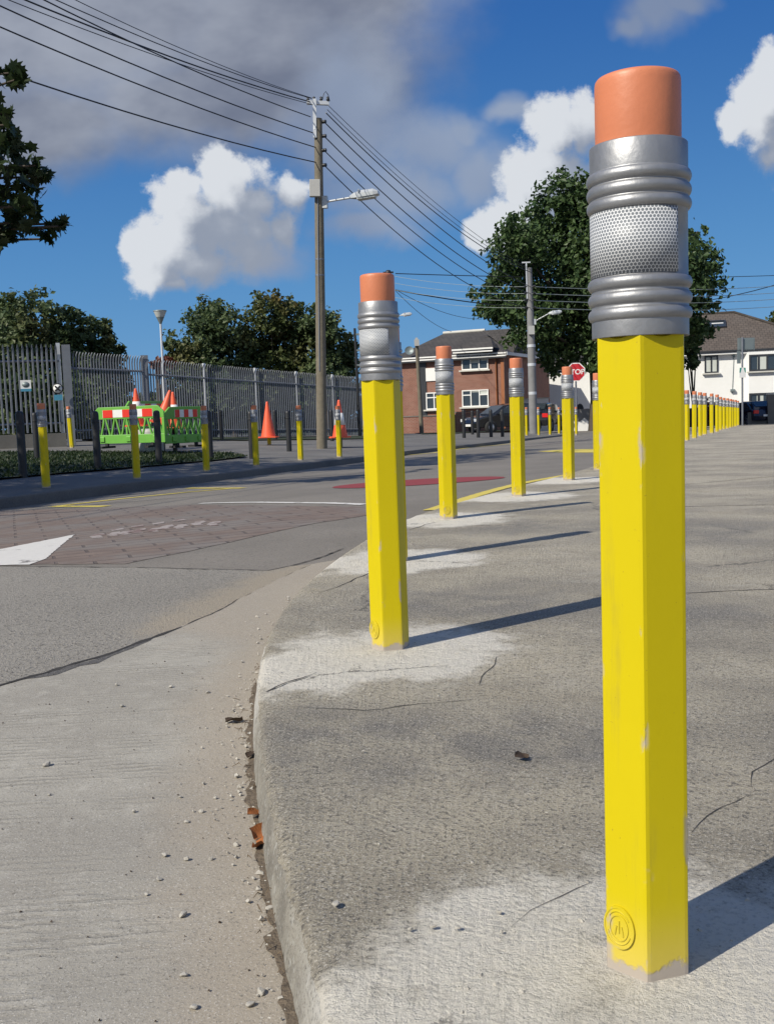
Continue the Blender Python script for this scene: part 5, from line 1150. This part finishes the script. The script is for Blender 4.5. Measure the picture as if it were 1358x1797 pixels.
mb = MB(); mb.box((.8, 0, .65), (6.2, .25, 1.4)); mb.build('wall', M['bark'], w3); mb = MB(); mb.box((.8, 0, 1.375), (6.3, .32, .05)); mb.build('coping', M['plinth'], w3)
q_ = at(1249, 748, 63); sh = empty('russet_shrub', (q_.x, q_.y, -.9), 0, 'low rounded russet shrub behind the far row of pencil bollards', 'shrub')
pts = clump_points([(-.5, 0, 1.2, .75), (.45, 0, 1.1, .7), (0, 0, 1.45, .7), (-.1, 0, .6, .9)], 1300, .4); leaf_mesh('foliage', pts, .16, M['leaf_red'], sh)

# ------------------------------------------------------------------ cars
def car(label, loc, rz, paint, estate=False):
    root = empty('parked_car', loc, rz, label, 'car')       # x = forward
    def hull(secs, hw, mat, name, top_in=0.):
        mb = MB(); n = len(secs); vs = []
        for s in (-1, 1):
            vs += [(x, s*(hw-(ti if isinstance(ti, (int, float)) else 0)), z) for x, z, ti in secs]
        mb.add(vs, [tuple(range(n))[::-1], tuple(range(n, 2*n))]+[(i, (i+1) % n, n+(i+1) % n, n+i) for i in range(n)]); return mb.build(name, mat, root, bevel=.05)
    body = hull([(2.05,.32,.12),(2.12,.55,.10),(2.05,.72,.10),(1.75,.84,.08),(1.0,.95,.05),(-1.7,.98,.05),(-2.02,.92,.08),(-2.1,.6,.08),(-2.02,.32,.12)], .88, paint, 'body')
    cabin = hull([(1.15,.92,.08),(.35,1.38,.22),(-.2,1.47,.25),(-1.2,1.45,.25),(-1.75,1.15,.18),(-1.95,.93,.10)], .86, paint, 'cabin')
    def glass(poly, name): mb = MB(); mb.add(poly, [tuple(range(len(poly)))]); return mb.build(name, M['glass'], cabin)
    for s in (-1, 1):
        mb = MB(); mb.prism([(.85,.98),(.30,1.33),(-.25,1.40),(-.25,.98)], (0, s*.735, 0), (1, 0, 0), (0, 0, 1), (0, s, 0), .10); mb.prism([(-.33,.98),(-.33,1.40),(-1.15,1.38),(-1.55,1.10),(-1.6,.98)], (0, s*.735, 0), (1, 0, 0), (0, 0, 1), (0, s, 0), .10); mb.build('side_window', M['glass'], cabin)
        mb = MB(); mb.box((.75, s*.97, 1.0), (.12, .18, .12)); mb.build('wing_mirror', paint, root)
        for x in (1.3, -1.3):
            wb = MB(); wb.lathe([(.18, -.1), (.30, -.1), (.325, -.07), (.325, .07), (.30, .1), (.18, .1)], 24); wh = wb.build('wheel', M['rubber'], root, (x, s*.80, .325)); wh.rotation_euler = (R(90), 0, 0)
            rb = MB(); rb.lathe([(.20, -.05), (.20, .06), (.17, .085), (.05, .07), (.0001, .075)], 20); rb.lathe([(.20, .05), (.20, -.06), (.17, -.085), (.05, -.07), (.0001, -.075)], 20)
            rb.build('rim', M['chrome'], wh)
        mb = MB(); mb.box((1.98, s*.58, .70), (.22, .34, .14), rz=-s*.35); mb.build('headlight', M['lampglass'], root)
        mb = MB(); mb.box((-2.03, s*.66, .84), (.14, .28, .20)); mb.build('tail_light', M['taillamp'], root)
    mb = MB(); mb.prism([(1.06,.97),(.42,1.36),(.38,1.36),(1.0,.95)], (0, -.62, .03), (1, 0, 0), (0, 0, 1), (0, 1, 0), 1.24); mb.build('windscreen', M['glass'], cabin)
    mb = MB(); mb.prism([(-1.26,1.43),(-1.80,1.12),(-1.76,1.10),(-1.22,1.41)], (0, -.58, .03), (1, 0, 0), (0, 0, 1), (0, 1, 0), 1.16); mb.build('rear_window', M['glass'], cabin)
    mb = MB(); mb.box((2.11, 0, .45), (.03, .5, .11)); mb.box((-2.115, 0, .62), (.03, .5, .11)); mb.build('number_plate', M['white_paint'], root)
    return root
q_ = at(882, 752, 52); car('black car parked facing left behind the slim dark posts, wheel showing', (q_.x+.1, q_.y, -.42), R(205), M['car_black'])
q_ = at(948, 752, 54); car('dark car with bright red tail lamp behind the far corner bollards', (q_.x, q_.y, -.44), R(70), M['car_black'])
q_ = at(1318, 746, 62); car('dark navy car seen from behind at the right edge, in front of the white house', (q_.x, q_.y, at(1318, 747, 62).z-.0), R(95), M['car_navy'])

# ------------------------------------------------------------------ litter on the road and pavement
def stone_mesh(seed):
    rs = np.random.default_rng(seed); bm = bmesh.new(); bmesh.ops.create_icosphere(bm, subdivisions=2, radius=1)
    ax = rs.random(3)*.5+np.array((.75, .6, .42)); pl_ = rs.normal(size=(7, 3)); pl_ /= np.linalg.norm(pl_, axis=1)[:, None]
    for v in bm.verts:
        for nrm_ in pl_:
            d = v.co.dot(Vector(nrm_)); 
            if d > .62: v.co -= Vector(nrm_)*(d-.62)
        v.co = Vector((v.co.x*ax[0], v.co.y*ax[1], v.co.z*ax[2]))
    me = bpy.data.meshes.new('stone'); bm.to_mesh(me); bm.free(); me.materials.append(M['stone']); return me
SM = [stone_mesh(s) for s in range(6)]
def stone(px, py, zf, r_, label, group):
    p = gp(px, py, zf); o = bpy.data.objects.new('stone', random.choice(SM)); COL.objects.link(o); o.location = (p.x, p.y, p.z+r_*.25+.004); o.scale = (r_,)*3; o.rotation_euler = (random.uniform(-.3, .3), random.uniform(-.3, .3), random.uniform(0, 6.28)); return tag(o, label, 'stone', group)
for px, py, s in [(321,1611,11),(290,1505,8),(328,1512,6),(281,1547,6),(458,1747,9),(440,1768,10),(340,1773,9),(324,1716,8),(354,1428,6),(328,1446,5),(415,1487,7),(474,1600,8),(83,1346,7),(236,1428,5),(370,1512,5),(365,1218,5),(300,1208,4),(378,1404,5),(205,1205,4),(215,1242,4),(317,1402,4),(372,1511,4),(258,1574,4),(88,1398,3)]:
    p = gp(px, py, ZR); d = math.hypot(p.x, p.y); stone(px, py, ZR, s*d*1.15/FPX*.85, 'loose pale stone chip lying on the concrete roadway left of the kerb', 'loose stone chips on the roadway')
for px, py, s in [(588,1592,10),(760,1632,6),(803,1634,6),(720,1636,5),(880,1640,5),(875,1606,5),(637,1322,4),(1145,1412,3)]:
    p = gp(px, py, ZW); stone(px, py, ZW, s*p.y*1.2/FPX*.8, 'loose pale stone chip lying on the right pavement slab', 'loose stone chips on the pavement')
# rubble of chips along the foot of the kerb: too many to count
def gravel(n, name, label, zone, rmax, mat):
    mb = MB()
    base = [Vector(v) for v in ((1, 0, -.3), (-.6, .8, -.3), (-.5, -.8, -.3), (.1, .1, .8), (.5, -.6, .4), (-.6, .2, .5))]
    for _ in range(n):
        p, r_ = zone(); rz = Matrix.Rotation(random.uniform(0, 6.28), 3, 'Z') @ Matrix.Rotation(random.uniform(-.6, .6), 3, 'X')
        vs = [Vector(p)+rz @ (Vector((b.x*random.uniform(.6, 1.2), b.y*random.uniform(.6, 1.2), b.z*random.uniform(.4, .9))))*r_ for b in base]
        mb.add(vs, [(0,1,3),(0,3,4),(1,2,5),(1,5,3),(3,5,4),(2,0,4),(2,4,5),(0,2,1)])
    return tag(mb.build(name, mat), label, 'gravel', kind='stuff')
near_k = [p for p in KERB if .7 < p[1] < 4.3]
def kz():
    while True:
        i = random.randrange(len(near_k)); p = near_k[i]; y = p[1]; dens = .22 if y < 1.6 else (.55 if y < 2.0 else (1. if y < 2.75 else .45))
        if random.random() > dens: continue
        d = abs(random.gauss(0, .055 if y > 1.8 else .02))+.012; x = p[0]-d; yy_ = y+random.uniform(-.1, .1); r_ = random.choice((.002, .003, .003, .004, .005, .008))*random.uniform(.6, 1.1)
        return (x, yy_, ZR(x, yy_)+.005+r_*.2), r_
gravel(330, 'gravel', 'pale gravel and chips collected along the foot of the kerb', kz, .01, M['stone'])
def pz():
    c = random.choice(DUST[:4]); a = random.uniform(0, 6.28); d = c[2]*random.uniform(.25, 1.15); x, y = c[0]+d*math.cos(a), c[1]+d*math.sin(a)
    while seg_d(KERB, x, y) < .06 or x < -.38: a = random.uniform(0, 6.28); d = c[2]*random.uniform(.2, .9); x, y = c[0]+d*math.cos(a), c[1]+d*math.sin(a)
    r_ = random.choice((.0015, .002, .0025, .004))*random.uniform(.7, 1.3); return (x, y, ZW(x, y)+r_*.2), r_
gravel(750, 'gravel', 'fine crumbs of cement scattered around the bollard feet', pz, .006, M['stone'])
def dz_():
    x, y = random.uniform(-1.3, -.15), random.uniform(1.1, 4.6); r_ = random.choice((.0012, .0018, .0025))*random.uniform(.7, 1.4)
    while seg_d(KERB, x, y) > .95 or x > -.13-(y-1.27)*.22: x, y = random.uniform(-1.3, -.1), random.uniform(1.1, 4.6)
    return (x, y, ZR(x, y)+.004), r_
gravel(420, 'gravel', 'dark and pale grit strewn thinly over the concrete roadway', dz_, .004, M['brown_leaf'])
# dead leaves and dry litter
def leaf_obj(px, py, zf, size, mat, label, lift=.012, curl=.35, rot=0., name='dead_leaf'):
    p = gp(px, py, zf); mb = MB(); n = 7; vs = []
    for i in range(n):
        t = i/(n-1); w_ = .42*math.sin(math.pi*(.06+.9*t))**.8
        for u in (-1, -.4, .0, .4, 1): vs.append(((t-.5)*size, u*w_*size*(1+.12*math.sin(i*2.3+u*3)), size*(curl*(u*u)*.5+.10*math.sin(t*5+u)+curl*.6*(t-.5)**2)))
    mb.add(vs, [(i*5+j, i*5+j+1, (i+1)*5+j+1, (i+1)*5+j) for i in range(n-1) for j in range(4)], 0, True)
    o = mb.build(name, M[mat], None, (p.x, p.y, p.z+lift)); o.rotation_euler = (random.uniform(-.4, .4), random.uniform(-.3, .3), rot); return tag(o, label, 'leaf')
leaf_obj(452, 1441, ZR, .040, 'orange_leaf', 'small orange dead leaf in the gutter against the kerb', rot=.2)
leaf_obj(456, 1478, ZR, .045, 'orange_leaf', 'crumpled rust red leaf in the gutter, upper of the two beside each other', rot=1.2, lift=.018)
leaf_obj(459, 1494, ZR, .042, 'orange_leaf', 'rust red leaf fragment in the gutter, just below the crumpled leaf', rot=2.2)
leaf_obj(915, 1334, ZW, .030, 'brown_leaf', 'single dark curled leaf lying on the open pavement slab', rot=.2, lift=.006)
leaf_obj(447, 1333, ZR, .04, 'brown_leaf', 'dark brown leaf caught where the gravel meets the kerb', rot=.7)
leaf_obj(412, 1270, ZR, .045, 'brown_leaf', 'flat dark leaf on the gravel in the gutter near the pavement crack', rot=.1, lift=.006)
lt = MB()
for _ in range(75):
    i = random.randrange(len(near_k)); p = near_k[i]; d = abs(random.gauss(0, .018))+.008; x, y = p[0]-d, p[1]+random.uniform(-.08, .08); a = random.uniform(0, 6.28); L = random.uniform(.008, .032); z = ZR(x, y)+.006
    m_ = Vector((x, y, z+random.uniform(.002, .014))); e = Vector((math.cos(a), math.sin(a), 0))*L/2; lt.tube([m_-e, m_+Vector((random.uniform(-.006, .006), random.uniform(-.006, .006), random.uniform(0, .01))), m_+e-Vector((0, 0, random.uniform(0, .006)))], [.0008, .0011, .0006], 4)
tag(lt.build('leaf_litter', M['litter']), 'dry twigs and plant litter along the foot of the kerb', 'litter', kind='stuff')
